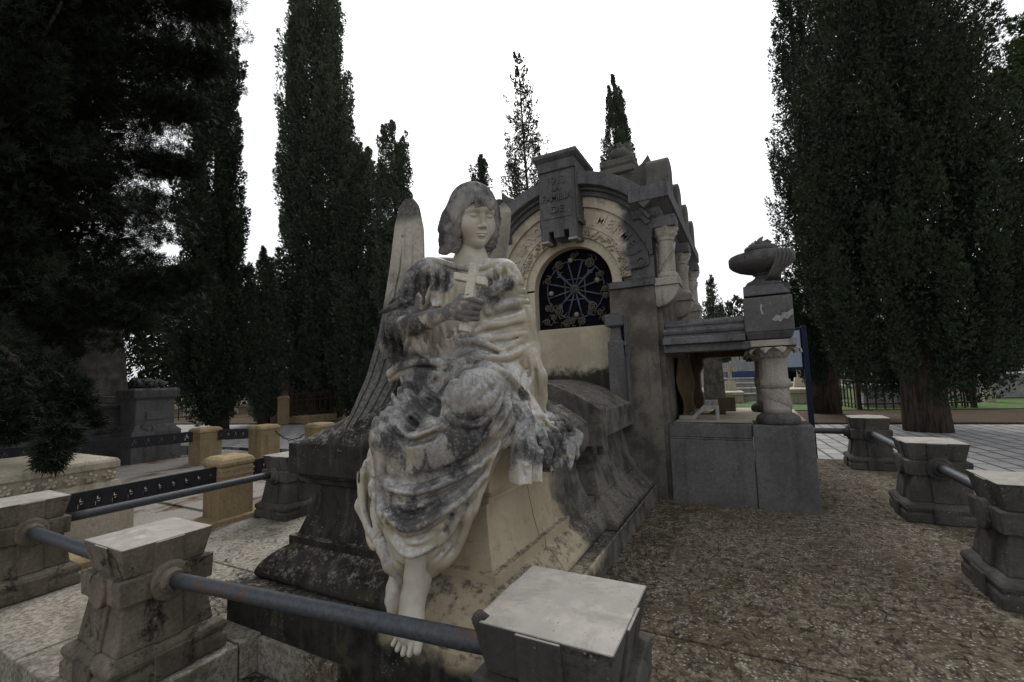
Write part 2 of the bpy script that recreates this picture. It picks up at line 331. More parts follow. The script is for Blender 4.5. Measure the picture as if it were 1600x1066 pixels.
def m_pave():
    t = NT('grey_block_paving')
    rot = t.n('ShaderNodeMapping', {'Vector': t.pos, 'Rotation': (0, 0, R(-95))}).outputs[0]
    br = t.n('ShaderNodeTexBrick', {'Vector': rot, 'Scale': 1.0, 'Color1': (.35, .345, .34, 1), 'Color2': (.26, .255, .255, 1), 'Mortar': (.055, .055, .055, 1), 'Mortar Size': .02, 'Brick Width': .46, 'Row Height': .235, 'Bias': 0.0})
    n = t.noise(1.5, 5); col = t.mx(t.mul(t.mr(n, .4, .7), .4), br.outputs[0], (.2, .195, .19))
    return t.done(col, .7, br.outputs['Fac'], -.4, .01)
M['pave'] = m_pave()
def m_pipe():
    t = NT('painted_iron_pipe'); n = t.noise(7, 6, .7); f = t.noise(60, 4, .7)
    col = t.mx(t.mr(f, .35, .7), (.026, .032, .039), (.052, .061, .070)); col = t.mx(t.mr(n, .575, .63), col, (.065, .034, .023)); col = t.mx(t.mr(t.noise(30, 5), .66, .7), col, (.03, .03, .03))
    return t.done(col, .5, f, .25, .004, .5)
M['pipe'] = m_pipe()
def flat(name, c, rough=.6, v=.25, sc_=20, spec=.4, metal=0):
    t = NT(name); n = t.noise(sc_, 4); return t.done(t.mx(t.mr(n, .3, .7), tuple(x*(1-v) for x in c), tuple(min(1, x*(1+v)) for x in c)), rough, n, .1, .004, spec, metal)
M['iron'] = flat('black_iron', (.012, .013, .018), .55); M['rust'] = flat('brown_iron', (.035, .02, .016), .8)
M['blue'] = flat('dark_blue_paint', (.006, .013, .034), .55, spec=.2); M['panel'] = flat('pale_blue_board', (.26, .31, .40), .5, .08)
M['bluebed'] = flat('navy_tarp', (.03, .05, .12), .6)
M['glass'] = flat('dark_window_pane', (.006, .006, .010), .9, .2, 4, .05); M['grille'] = flat('slate_blue_iron', (.055, .068, .095), .7)
M['bronze'] = flat('tarnished_bronze', (.075, .067, .05), .6, .4); M['disc'] = flat('bronze_globe', (.2, .175, .14), .5, .2)
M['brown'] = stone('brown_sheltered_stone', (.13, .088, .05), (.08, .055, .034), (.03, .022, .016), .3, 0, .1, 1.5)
M['grave'] = stone('grave_stone', (.42, .42, .41), (.30, .30, .295), (.1, .1, .1), .2, .1, .2, 1)
def m_leaf(name, a, b, c, sc_=1.):
    t = NT(name); n1 = t.noise(1.5*sc_, 4, .6); n2 = t.noise(14*sc_, 3)
    col = t.mx(t.mr(n1, .35, .65), a, b); col = t.mx(t.mul(t.mr(n2, .45, .7), .7), col, c)
    return t.done(col, .75, None, spec=.25)
M['leaf_dark'] = m_leaf('dark_cypress_foliage', (.016, .028, .016), (.028, .046, .022), (.045, .06, .028))
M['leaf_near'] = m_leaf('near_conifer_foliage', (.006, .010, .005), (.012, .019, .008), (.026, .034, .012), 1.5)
M['leaf_mid'] = m_leaf('cypress_foliage', (.045, .062, .043), (.066, .09, .055), (.10, .118, .075))
M['leaf_green'] = m_leaf('bright_conifer_foliage', (.035, .07, .018), (.06, .105, .03), (.095, .13, .05))
M['leaf_sparse'] = m_leaf('dry_cypress_foliage', (.04, .042, .034), (.06, .062, .045), (.085, .08, .06))
def m_bark():
    t = NT('bark'); n = t.noise(1, 6, .7, .4, t.scaled((22, 22, 2.5)))
    return t.done(t.mx(t.mr(n, .35, .65), (.028, .02, .016), (.10, .075, .06)), .95, n, .9, .03)
M['bark'] = m_bark()
# ---------------------------------------------------------------- ground
def struct(name, mb, mat, **k):
    return tag(mb.build(name, mat, **k), kind='structure')
g = MB(); n = 40
for i in range(n):
    for j in range(n): pass
g.add([(-400, -200, -.36), (400, -200, -.36), (400, 700, -.36), (-400, 700, -.36)], [(0, 1, 2, 3)])
struct('ground', g, M['dirt'])
def road_near(x): return 7.0+.12*x
def road_far(x): return 12.05+.17*x
m = MB(); m.add([(-60, road_near(-60), -.16), (45, road_near(45), -.16), (45, road_far(45), -.16), (-60, road_far(-60), -.16), (-60, road_near(-60), -.4), (45, road_near(45), -.4)], [(0, 1, 2, 3), (4, 5, 1, 0)])
struct('road', m, M['pave'])
m = MB(); m.add([(-60, road_far(-60)+.01, -.12), (45, road_far(45)+.01, -.12), (60, 40, -.12), (-60, 40, -.12), (-60, road_far(-60)+.01, -.4), (45, road_far(45)+.01, -.4)], [(0, 1, 2, 3), (4, 5, 1, 0)])
struct('litter_strip', m, M['needles'])
m = MB(); m.add([(1.0, 15.6, -.10), (40, 21.5, -.10), (60, 60, -.10), (-8, 60, -.10), (-1.2, 15.6, -.1)], [(0, 1, 2, 3, 4)])
struct('lawn', m, M['grass'])
# the plot's slabs: the right half a touch higher than the left
m = MB()
m.box(-1.64, 1.5, 2.075, 4.175, -.4, 0); m.box(-1.64, 1.5, 4.18, 6.75, -.4, -.003)
m.box(-.74, 1.5, .30, 2.067, -.4, -.002)
struct('slab', m, M['slab'], bevel=.006)
m = MB()
m.box(-4.05, -1.645, 1.87, 6.0, -.4, -.08); m.box(-4.05, -3.05, .82, 1.862, -.4, -.083); m.box(-3.042, -2.2, 1.34, 1.862, -.4, -.081); m.box(-3.042, -2.2, .82, 1.332, -.4, -.084)
m.box(-2.192, -1.645, 1.42, 1.862, -.4, -.09)
struct('side_slab', m, M['slab'], bevel=.006)
m = MB(); m.box(-2.2, -.75, .55, 1.41, -.45, -.24); struct('front_step', m, M['tomb'], bevel=.01)
m = MB(); m.box(-4.62, -4.06, -1, 2.62, -.4, -.085); m.box(-9.5, -4.63, -1.5, 5.4, -.4, -.12); m.box(-6.7, -4.06, 2.63, 5.9, -.4, -.10)
struct('plot_floor', m, M['plot'])

# ---------------------------------------------------------------- rail posts and pipes
def post_meshes():
    b = MB()
    b.rects([(.235, 0), (.235, .055), (.222, .068), (.232, .085), (.235, .10), (.228, .118), (.205, .132), (.196, .137)], 0, 0, 0, 0)
    for a in (-1, 1):
        b.box(a*.236-.008, a*.236+.008, -.075, .075, 0, .105); b.box(-.075, .075, a*.236-.008, a*.236+.008, 0, .105)
    s = MB()
    s.rects([(.192, .137), (.166, .30), (.160, .335)], 0, 0, 0, 0)
    for a in (-1, 1):
        f = lambda z: .192-(z-.137)*(.032/.198)
        s.loop_stack([[(-.058, a*(f(z)-.01), z), (.058, a*(f(z)-.01), z), (.058, a*(f(z)+.014), z), (-.058, a*(f(z)+.014), z)] for z in (.137, .335)])
        s.loop_stack([[(a*(f(z)-.01), -.058, z), (a*(f(z)-.01), .058, z), (a*(f(z)+.014), .058, z), (a*(f(z)+.014), -.058, z)] for z in (.137, .335)])
    d = MB()
    for i in (-1, 1):
        for j in (-1, 1):
            d.frus(min(i*.06, i*.186), max(i*.06, i*.186), min(j*.06, j*.186), max(j*.06, j*.186), .322, min(i*.06, i*.19), max(i*.06, i*.19), min(j*.06, j*.19), max(j*.06, j*.19), .425)
    d.box(-.176, .176, -.062, .062, .326, .43); d.box(-.062, .062, -.176, .176, .326, .43)
    c = MB()
    c.rects([(.158, .425), (.160, .43), (.185, .548), (.186, .552), (.02, .572)], 0, 0, 0, 0)
    for a in (-1, 1):
        c.loop_stack([[(-.06, a*(o-.02), z), (.06, a*(o-.02), z), (.06, a*o, z), (-.06, a*o, z)] for o, z in ((.172, .42), (.192, .549))])
        c.loop_stack([[(a*(o-.02), -.06, z), (a*o, -.06, z), (a*o, .06, z), (a*(o-.02), .06, z)] for o, z in ((.172, .42), (.192, .549))])
    return [(x.mesh(nm), nm) for x, nm in ((b, 'base'), (s, 'shaft'), (d, 'collar'), (c, 'cap'))]
PM = post_meshes()
def flange_mesh(ax, sg):
    m = MB(); pr = [(.0, .150), (.078, .150), (.082, .20), (.07, .206), (.052, .207), (.052, .222), (.046, .224), (.046, .24), (0, .24)]
    pr = [(max(r, .0005), z) for r, z in pr]; m.lathe(pr, n=28)
    m.v = [((sg*z, x, y+.375) if ax == 'x' else (x, sg*z, y+.375)) for x, y, z in m.v]; return m.mesh('flange')
def disc_mesh(ax, sg):
    m = MB(); m.lathe([(.0005, .15), (.074, .15), (.075, .198), (.07, .203), (.0005, .203)], n=28)
    m.v = [((sg*z, x, y+.372) if ax == 'x' else (x, sg*z, y+.372)) for x, y, z in m.v]; return m.mesh('boss')
def post(x, y, z, label, mats, fl, sc_=1., rz=0, yscale=1.):
    t = thing('stone_post', label, 'post', (x, y, z), rz, 'stone posts of the tomb railing'); t.scale = (sc_*.95, sc_*.95*yscale, sc_)
    for me, nm in PM:
        o = link(nm, me.copy(), mats[1] if nm == 'cap' else mats[0], t, bevel=.006)
    for ax, sg, kind in fl:
        link('flange' if kind else 'boss', flange_mesh(ax, sg) if kind else disc_mesh(ax, sg), mats[0], t, smooth=False, bevel=.003)
    return t
def two(side, top):   # cap material whose upward face is rain washed
    nm = 'cap_of_'+side.name; t = NT(nm); t.t.nodes.clear(); out = t.t.nodes.new('ShaderNodeOutputMaterial')
    def grp(mat):
        # copy the node tree of a stone into this one
        mp = {}
        for nd in mat.node_tree.nodes:
            if nd.bl_idname == 'ShaderNodeOutputMaterial': continue
            q = t.t.nodes.new(nd.bl_idname); mp[nd.name] = q
            for pr in ('operation', 'blend_type', 'feature', 'interpolation_type'):
                if hasattr(nd, pr): setattr(q, pr, getattr(nd, pr))
            for a, b in zip(nd.inputs, q.inputs):
                if hasattr(a, 'default_value'):
                    try: b.default_value = a.default_value
                    except Exception: pass
        for l in mat.node_tree.links:
            if l.to_node.name in mp and l.from_node.name in mp:
                ti = list(l.to_node.inputs).index(l.to_socket); fi = list(l.from_node.outputs).index(l.from_socket)
                t.t.links.new(mp[l.from_node.name].outputs[fi], mp[l.to_node.name].inputs[ti])
        return mp['Principled BSDF'].outputs[0]
    a, b = grp(side), grp(top); geo = t.t.nodes.new('ShaderNodeNewGeometry'); sx = t.t.nodes.new('ShaderNodeSeparateXYZ'); r_ = t.t.nodes.new('ShaderNodeMapRange')
    r_.inputs[1].default_value = .75; r_.inputs[2].default_value = .95
    t.t.links.new(geo.outputs['Normal'], sx.inputs[0]); t.t.links.new(sx.outputs['Z'], r_.inputs[0])
    ms = t.t.nodes.new('ShaderNodeMixShader'); t.t.links.new(r_.outputs[0], ms.inputs[0]); t.t.links.new(a, ms.inputs[1]); t.t.links.new(b, ms.inputs[2]); t.t.links.new(ms.outputs[0], out.inputs[0])
    return t.m
capA = two(M['post'], M['posttop']); capB = two(M['postdark'], M['posttop'])
WA, WB = (M['post'], capA), (M['postdark'], capB)
post(-4.06, 1.09, -.08, 'pale stone post at the left picture edge with a pipe leaving its right face', WA, [('x', 1, 1), ('y', -1, 0)])
post(-2.475, 1.085, -.08, 'pale stone post on the slab corner, left of the long rusty pipe', WA, [('x', 1, 1), ('x', -1, 0), ('y', -1, 0)])
fpo = post(-.465, 1.135, -.02, 'dark post with a pale slab top and a broken corner, nearest to the viewer', WB, [('x', -1, 0), ('y', 1, 0), ('x', 1, 0)])
post(-3.93, 2.86, -.08, 'small stone post behind the left corner of the tomb, where the far left pipe ends', WB, [('y', -1, 1), ('x', 1, 0)])
post(1.165, 3.10, 0, 'grey stone post cut by the right edge of the picture', WB, [('y', 1, 0), ('x', -1, 0)])
post(1.155, 4.44, 0, 'middle grey post of the right railing with a pale drip stain below its pipe', WB, [('y', -1, 1), ('y', 1, 0), ('x', -1, 0)])
post(1.15, 6.36, 0, 'farthest grey post of the right railing, in front of the big cypress trunk', WB, [('y', -1, 1), ('x', -1, 1)])
# broken, blackened corner of the nearest post
m = MB(); rr = random.Random(5)
import mathutils
for i in range(9):
    pass
m.lathe([(.0005, -.026), (.014, -.022), (.021, -.008), (.022, .006), (.015, .016), (.0005, .019)], n=14, wob=lambda a, z: 1+.18*math.sin(3*a+z*90)+.12*math.sin(7*a-z*200))
m.v = [(x-.172, y-.165, z+.548) for x, y, z in m.v]; m.build('broken_corner', M['postdark'], fpo, smooth=True)
def pipe(a, b, r, label, sag=0):
    m = MB(); n = 14; a, b = Vector(a), Vector(b)
    m.tube([a.lerp(b, i/n)-Vector((0, 0, sag*math.sin(math.pi*i/n))) for i in range(n+1)], r, 18)
    return tag(m.build('rail_pipe', M['pipe'], smooth=True), label, 'pipe', 'pipes of the tomb railing')
pipe((-2.26, 1.085, .300), (-.64, 1.135, .375), .029, 'grey painted pipe with rust marks crossing in front of the statue foot')
pipe((-3.84, 1.09, .297), (-2.67, 1.085, .297), .0325, 'short grey pipe between the two pale posts in the left foreground')
pipe((-4.04, 1.30, .30), (-3.93, 2.64, .315), .030, 'dull grey pipe running back along the left side to the post behind the tomb')
pipe((1.155, 4.22, .385), (1.165, 3.29, .385), .0325, 'thick grey pipe between the near and middle posts on the right')
pipe((1.15, 6.15, .385), (1.155, 4.63, .385), .0325, 'grey pipe between the middle and farthest posts on the right')
pipe((.38, 6.36, .385), (.94, 6.36, .385), .034, 'short dark pipe from the portico pedestal to the farthest right post')

# ---------------------------------------------------------------- sarcophagus
tomb = thing('stone_tomb', 'long stone tomb with curved lid under the seated angel, half dark and half cream', 'tomb', (0, 0, 0))
XL, XR, Y0 = -2.30, -1.0, 1.66
m = MB()
m.box(-2.49, -.80, 1.44, 4.19, -.3, .105)
m.box(-.80, -.785, 1.6, 4.19, -.2, .135)
m.build('plinth', M['tomb'], tomb, bevel=.012)
def torus_prof(w): return [(.02, .104), (w*.84, .105), (w*.95, .112), (w, .126), (w*.985, .142), (w*.92, .162), (w*.78, .19), (w*.6, .215), (w*.4, .237), (w*.2, .252), (.01, .262), (0, .30)]
m = MB(); m.rects(torus_prof(.145), XL+.03, XR-.03, Y0+.02, 3.0); m.build('torus_base', M['tomb'], tomb, bevel=.004)
m = MB(); m.rects([(.012, .24), (.012, .298), (-.02, .30), (-.055, .40), (-.075, .50), (-.08, .56), (-.045, .575), (-.045, .60), (-.02, .612), (-.02, .64)], XL, XR, Y0+.02, 3.0)
m.build('body', M['tomb'], tomb, bevel=.004)
def lid_prof(x0, x1, zb, ze, zr, ridge=0):
    n = 18; cx = (x0+x1)/2; h = (x1-x0)/2; pts = [(x0, zb)]
    for i in range(n+1):
        a = -1+2*i/n; pts.append((cx+a*h, ze+(zr-ze)*(1-abs(a)**2.1)))
    pts.append((x1, zb)); return pts
m = MB(); lo = []
for k in range(15):                                                     # hipped front: the curved top rises from the straight front edge
    t_ = k/13; y = Y0+.27*t_ if k < 14 else 3.0; q = min(t_, 1); zr = .80+.225*(math.sin(q*math.pi/2)**.85)
    lo.append([(a, y, z) for a, z in lid_prof(XL-.01, XR, .635, .80, zr)])
m.loop_stack(lo); m.build('lid', M['tomb'], tomb, bevel=.006)
m = MB()   # front gable cresting
m.rects([(.02, .104), (.158, .105), (.165, .112), (.165, .150), (.16, .156), (.045, .252), (.04, .262), (.0, .30)], XL+.0, XR+.02, 3.10, 4.17)
m.rects([(.04, .24), (.04, .30), (.034, .306), (-.05, .60), (-.05, .66)], XL, XR, 3.10, 4.17)
m.rects([(.01, .30), (.01, .335), (-.01, .335)], XL-.02, XR+.0, 3.09, 3.4)
m.build('rear_body', M['tomb'], tomb, bevel=.005)
m = MB(); m.prism(lid_prof(XL-.05, XR+.05, .67, .86, 1.09), 3.12, 4.17)
p = lid_prof(XL-.07, XR+.07, .62, .88, 1.115); m.prism(p, 3.07, 3.21)
m.build('rear_lid', M['tomb'], tomb, bevel=.006)
for x in (XL-.04, XR+.04): m = MB(); m.box(x-.02, x+.03, 3.10, 3.22, .56, .63); m.build('lid_bracket', M['tomb'], tomb, bevel=.004)
# ---------------------------------------------------------------- mausoleum
FY, XC = 4.2, -1.5
mau = thing('mausoleum', 'grey stone family mausoleum with round arched grille window and portico wing', 'mausoleum')
zc, A0 = 2.01, 0
m = MB()
m.box(-2.3, -.72, 4.36, 6.62, -.3, 2.55)                              # core
m.build('core_wall', M['pier'], mau)
m = MB()
m.box(-1.13, -.70, FY, 4.40, -.2, 1.93); m.box(-2.30, -2.0, FY, 4.40, -.2, 1.93)
m.box(-.72, -.66, 4.26, 6.6, -.2, 1.9)
m.build('pier', M['pier'], mau, bevel=.008)
for x0, x1 in ((-1.125, -.685), (-2.315, -2.0)): m = MB(); m.box(x0, x1, FY-.03, 4.41, 1.93, 1.995); m.build('sill_band', M['granite'], mau, bevel=.006)
m = MB(); m.box(-1.0, -.80, FY-.035, 4.2, 2.10, 2.135); m.build('ledge', M['granite'], mau, bevel=.006)
# spandrel wall with the arch cut out
m = MB(); lo = []
n = 48
for i in range(n+1):
    a = math.pi*i/n; c, s = math.cos(a), math.sin(a); rr_ = min(.80/max(abs(c), 1e-6), .62/max(s, 1e-6)) if True else 0
    rr_ = max(rr_, .9)
    lo.append([(XC+.52*c, FY, zc+.52*s), (XC+rr_*c, FY, zc+rr_*s), (XC+rr_*c, 4.37, zc+rr_*s), (XC+.52*c, 4.37, zc+.52*s)])
for q in lo: pass
def clampx(p): return (min(max(p[0], -2.30), -.70), p[1], min(p[2], 2.62))
m.loop_stack([[q[0], clampx(q[1]), clampx(q[2]), q[3]] for q in lo]); 
m.box(-2.298, -2.02, FY+.004, 4.37, 1.975, 2.055); m.box(-.98, -.702, FY+.004, 4.37, 1.975, 2.055)
m.build('spandrel', M['granite'], mau)
m = MB(); m.ring(XC, zc, .41, .50, -.02, math.pi+.02, FY-.005, 4.33, 48); m.box(-2.0, -1.912, FY-.005, 4.33, 1.60, 2.02); m.box(-1.09, -1.0, FY+.03, 4.33, 1.60, 2.02)
m.build('reveal', M['cream'], mau)
m = MB(); m.ring(XC, zc, .50, .60, .05, math.pi+.3, FY-.03, FY+.05, 48)
rr = random.Random(3)
for i in range(150):                                                    # carved leaves of the archivolt
    a = .07+(math.pi+.18)*i/150; r = .55+rr.uniform(-.035, .035); q = rr.uniform(-.8, .8)
    c0 = Vector((XC+r*math.cos(a), FY-.032, zc+r*math.sin(a)))
    d = Vector((math.cos(a+q), 0, math.sin(a+q)))*rr.uniform(.018, .03); e = Vector((-d.z, 0, d.x))*.45
    m.add([c0-d, c0-e+Vector((0, -.012, 0)), c0+d, c0+e+Vector((0, -.012, 0)), c0+Vector((0, -.03, 0))], [(0, 1, 4), (1, 2, 4), (2, 3, 4), (3, 0, 4)])
m.build('carved_archivolt', M['letter'], mau)
lim = lambda r: (lambda a: max(.61, min(r, .76/max(abs(math.cos(a)), 1e-6))))
m = MB(); m.ring(XC, zc, .60, lim(.80), .14, math.pi-.14, FY-.02, FY+.05, 56); m.ring(XC, zc, .80, lambda a: max(.801, min(.90, .80/max(abs(math.cos(a)), 1e-6))), .25, math.pi-.25, FY-.035, FY+.05, 56)
m.build('letter_band', M['letter'], mau)
m = MB(); m.ring(XC, zc, .795, .81, .40, math.pi-.40, FY-.05, FY, 50); m.ring(XC, zc, .598, .612, .14, math.pi-.14, FY-.04, FY, 50)
m.build('band_fillet', M['letter'], mau)
ac = .66
m = MB(); m.ring(XC, zc, .90, .945, ac-.1, math.pi-ac+.1, FY-.07, 4.5, 50); m.ring(XC, zc, .945, .975, ac-.08, math.pi-ac+.08, FY-.11, 4.5, 50); m.ring(XC, zc, .975, 1.10, ac, math.pi-ac, FY-.18, 4.5, 50)
m.build('arch_cornice', M['cornice'], mau, bevel=.006)
m = MB()
prof = [(0, 2.42), (.03, 2.50), (.03, 2.545), (.06, 2.56), (.09, 2.60), (.09, 2.625), (.14, 2.65), (.17, 2.665), (.19, 2.67), (.19, 2.80), (.15, 2.815)]
def cor(side):
    # mitred run: front return and the long side
    xi = -.70 if side > 0 else -2.30; xe = -.86 if side > 0 else -2.14
    lo = []
    for o, z in prof: lo.append([(xe, FY-o, z), (xi+side*o, FY-o, z), (xi+side*o, 6.62+o, z), (xe, 6.62+o, z)])
    m.loop_stack([l if side > 0 else l[::-1] for l in lo])
cor(1); cor(-1)
m.build('side_cornice', M['cornice'], mau, bevel=.004)
# roof: barrel vault with flared eaves, kerb blocks along the eaves, finial
m = MB()
pts = [(XC+1.07*math.cos(a), zc+1.07*math.sin(a)) for a in np.linspace(math.pi-.72, .72, 30)]
m.prism(pts+[(-.86, 2.5), (-2.14, 2.5)], 4.5, 6.6)
for s in (1, -1):
    q = [(XC+s*x, z) for x, z in ((.42, 2.98), (.46, 3.03), (.56, 3.055), (.66, 3.08), (.74, 3.13), (.80, 3.20), (.80, 2.80), (.70, 2.78))]
    m.prism(q, 4.25, 6.55)
m.build('roof', M['roof'], mau, bevel=.004)
for s in (1, -1):
    for k in range(4):
        y = 4.12+.66*k; m = MB(); x0, x1 = sorted((XC+s*.79, XC+s*.985))
        pr_ = [(y, 2.80), (y, 3.02)]+[(y+.15-.15*math.cos(a), 3.02+.09*math.sin(a)) for a in np.linspace(.3, math.pi-.3, 9)]+[(y+.30, 3.02), (y+.30, 2.80)]
        m.prism(pr_, x0, x1, 'x'); m.build('antefix', M['roof'], mau, bevel=.008)
f = MB(); fx, fy = -1.13, 5.0
f.box(fx-.15, fx+.15, fy-.15, fy+.15, 3.0, 3.34); f.rects([(.0, 3.34), (.035, 3.36), (.035, 3.41), (.01, 3.43), (.03, 3.46), (.03, 3.52), (-.03, 3.545)], fx-.15, fx+.15, fy-.15, fy+.15)
for i in range(4):
    for s in (-1, 1):
        pass
fi = f.build('finial', M['roof'], mau, bevel=.008)
f = MB(); f.lathe([(.07, 3.54), (.12, 3.58), (.13, 3.63), (.10, 3.68), (.0005, 3.70)], fx, fy, 16, lambda a, z: 1+.12*math.sin(5*a))
rr = random.Random(9)
for i in range(22):
    a = rr.uniform(0, 6.28); r = rr.uniform(0, .10); b = (fx+r*math.cos(a), fy+r*math.sin(a), 3.62); e = (b[0]+rr.uniform(-.06, .06), b[1]+rr.uniform(-.06, .06), 3.69+rr.uniform(0, .11))
    f.tube([b, tuple((np.array(b)+np.array(e))/2+np.array([0, 0, .01])), e], [.03, .026, .01], 6)
f.build('flame', M['roof'], fi, smooth=True)
# keystone tablet
m = MB(); KY = 3.98
kp = [(-1.715, 2.60), (-1.70, 3.13), (-1.365, 3.13), (-1.355, 2.60)]
m.prism([(-1.72, 2.445), (-1.715, 3.14), (-1.355, 3.14), (-1.35, 2.445), (-1.43, 2.445), (-1.43, 2.535), (-1.485, 2.535), (-1.485, 2.465), (-1.585, 2.465), (-1.585, 2.535), (-1.64, 2.535), (-1.64, 2.445)], KY, 4.4)
m.box(-1.735, -1.715, KY+.02, 4.3, 2.62, 3.14); m.box(-1.355, -1.335, KY+.02, 4.3, 2.62, 3.14); m.box(-1.745, -1.32, KY+.03, 4.3, 2.60, 2.655)
m.box(-1.69, -1.38, KY-.008, KY+.02, 2.66, 3.10)
m.build('keystone_tablet', M['granite'], mau, bevel=.006)
m = MB(); m.rects([(0, 3.135), (.012, 3.14), (.012, 3.235), (.025, 3.24), (.055, 3.265), (.055, 3.30), (.03, 3.315)], -1.715, -1.355, KY-.01, 4.42)
m.build('tablet_cap', M['granite'], mau, bevel=.004)
m = MB()
for x0, x1 in ((-1.72, -1.64), (-1.43, -1.35)): m = MB(); m.box(x0-.003, x1+.003, KY-.012, KY+.1, 2.425, 2.444); m.build('tablet_foot', M['posttop'], mau)
# lettering
def text_mesh(s, size, ext):
    cu = bpy.data.curves.new('t', 'FONT'); cu.body = s; cu.size = size; cu.extrude = ext; cu.offset = size*.012; cu.align_x = 'CENTER'; cu.align_y = 'CENTER'; cu.resolution_u = 3
    o = bpy.data.objects.new('t', cu); C.objects.link(o); dg = bpy.context.evaluated_depsgraph_get()
    me = bpy.data.meshes.new_from_object(o.evaluated_get(dg)); bpy.data.objects.remove(o); bpy.data.curves.remove(cu); return me
def letters(items, name, mat, parent):
    mb = MB()
    for s, size, x, z, rot, y, sx in items:
        me = text_mesh(s, size, .012); c, q = math.cos(rot), math.sin(rot)
        mb.add([(x+(v.co.x*sx)*c-v.co.y*q, y-v.co.z, z+(v.co.x*sx)*q+v.co.y*c) for v in me.vertices], [tuple(p.vertices) for p in me.polygons])
    return mb.build(name, mat, parent)
for it in [('1913', .115, -1.54, 3.03, 0, KY-.008, .95), ('LA', .07, -1.54, 2.955, 0, KY-.008, 1.2), ('FAMILIA', .10, -1.535, 2.865, 0, KY-.008, .88), ('DE', .10, -1.535, 2.745, 0, KY-.008, 1.25)]: letters([it], 'tablet_lettering', M['granite'], mau)
its = []
for i, ch in enumerate('MERMEJO'):
    a = R(61-8.1*i); its.append((ch, .135, XC+.70*math.cos(a), zc+.70*math.sin(a), a-math.pi/2, FY-.02, .85))
letters(its, 'arch_lettering', M['letter'], mau); its = []
for i, ch in enumerate('MARIANO'):
    a = R(119+8.1*(6-i)); its.append((ch, .135, XC+.70*math.cos(a), zc+.70*math.sin(a), a-math.pi/2, FY-.02, .85))
letters(its, 'arch_lettering', M['letter'], mau)
# window with its iron wheel
win = MB(); pts = [(XC+.42*math.cos(a), zc+.42*math.sin(a)) for a in np.linspace(0, math.pi, 40)]+[(-1.92, 1.55), (-1.08, 1.55)]
win.prism(pts, 4.30, 4.35); win = win.build('window', M['glass'], mau)
g = MB(); gy = 4.285
for k in range(12):
    a = math.pi*(k/6)+.22; r1_ = .30 if k % 3 else .30
    g.tube([(XC+.03*math.cos(a), gy, zc-.01+.03*math.sin(a)), (XC+r1_*math.cos(a), gy, zc-.01+r1_*math.sin(a))], .0095, 6)
for k in range(4):
    a = math.pi/4+k*math.pi/2; c, s = math.cos(a), math.sin(a); p0 = Vector((XC+.21*c, gy-.006, zc-.01+.21*s))
    g.tube([(XC+.02*c, gy-.006, zc-.01+.02*s), p0], .012, 6)
    for q in (-.8, 0, .8): g.tube([p0, p0+Vector((math.cos(a+q), 0, math.sin(a+q)))*.045], [.012, .006], 6)
    a2 = a+math.pi/2; g.tube([(XC+.15*c, gy, zc-.01+.15*s), (XC+.15*math.cos(a2), gy, zc-.01+.15*math.sin(a2))], .007, 6)
for k in range(32):
    a = k*math.pi/16; b = a+math.pi/16
    for r in (.305,): g.tube([(XC+r*math.cos(a), gy, zc-.01+r*math.sin(a)), (XC+r*math.cos(b), gy, zc-.01+r*math.sin(b))], .007, 6)
g.build('iron_wheel', M['grille'], win, smooth=True)
g = MB(); rr = random.Random(12)
def rosette(x, z, r):
    for q, yy in ((1., 0), (.55, -.012)):
        pts = [(x+r*q*math.cos(t), gy-.012+yy, z+r*q*math.sin(t)) for t in np.linspace(0, 2*math.pi, 15)]; g.tube(pts, r*.2, 6)
    g.lathe([(.0005, -r*.3), (r*.25, 0), (.0005, r*.3)], 0, 0, 8); nv = 8*3; g.v[-nv:] = [(x+a, gy-.02+b, z+c) for a, b, c in g.v[-nv:]]
rosette(XC, zc-.01, .040); g.build('iron_flower', M['bronze'], win, smooth=True)
for x, z, r in ((-1.66, 2.27, .04), (-1.33, 2.25, .042), (-1.68, 1.79, .04), (-1.32, 1.80, .042), (-1.79, 2.12, .03), (-1.80, 1.83, .03), (-1.74, 1.73, .028), (-1.25, 1.74, .028), (-1.19, 1.97, .026), (-1.18, 1.90, .026), (-1.60, 1.66, .034), (-1.44, 1.67, .034), (-1.54, 1.67, .024), (-1.82, 1.69, .03), (-1.22, 2.12, .028), (-1.50, 2.345, .028), (-1.2, 1.67, .03)):
    g = MB(); rosette(x, z, r)
    for k in range(3):
        a = rr.uniform(0, 6.28); g.tube([(x+r*math.cos(a), gy, z+r*math.sin(a)), (x+1.9*r*math.cos(a+.4), gy, z+1.9*r*math.sin(a+.4)), (x+2.2*r*math.cos(a+1), gy, z+2.2*r*math.sin(a+1))], [.007, .008, .003], 5)
    g.build('iron_flower', M['bronze'], win, smooth=True)
for x, z in ((-1.755, 1.98), (-1.26, 2.06), (-1.49, 1.735), (-1.53, 2.30)):
    m = MB(); m.lathe([(max(.0005, .028*math.sin(t)), .028*math.cos(t)) for t in np.linspace(math.pi, 0, 9)], 0, 0, 14); m.v = [(x+a, gy-.02+b, z+c) for a, b, c in m.v]; m.build('globe', M['disc'], win, smooth=True)
m = MB(); m.box(-1.97, -1.10, 4.235, 4.36, .95, 1.605); m.build('marble_panel', M['panel_cream'], mau, bevel=.006)
m = MB()
m.rects([(0, .80), (0, 1.40), (.0, 1.42), (-.02, 1.44), (-.03, 1.55), (.0, 1.565), (.012, 1.57), (.012, 1.665), (0, 1.68)], -1.13, -.985, 4.05, 4.19); m.box(-.985, -.955, 4.10, 4.19, .66, 1.66)
m.box(-.975, -.965, 4.07, 4.10, 1.30, 1.66); m.box(-.985, -.955, 4.06, 4.10, 1.38, 1.42)
m.build('grille_pillar', M['granite'], mau, bevel=.005)
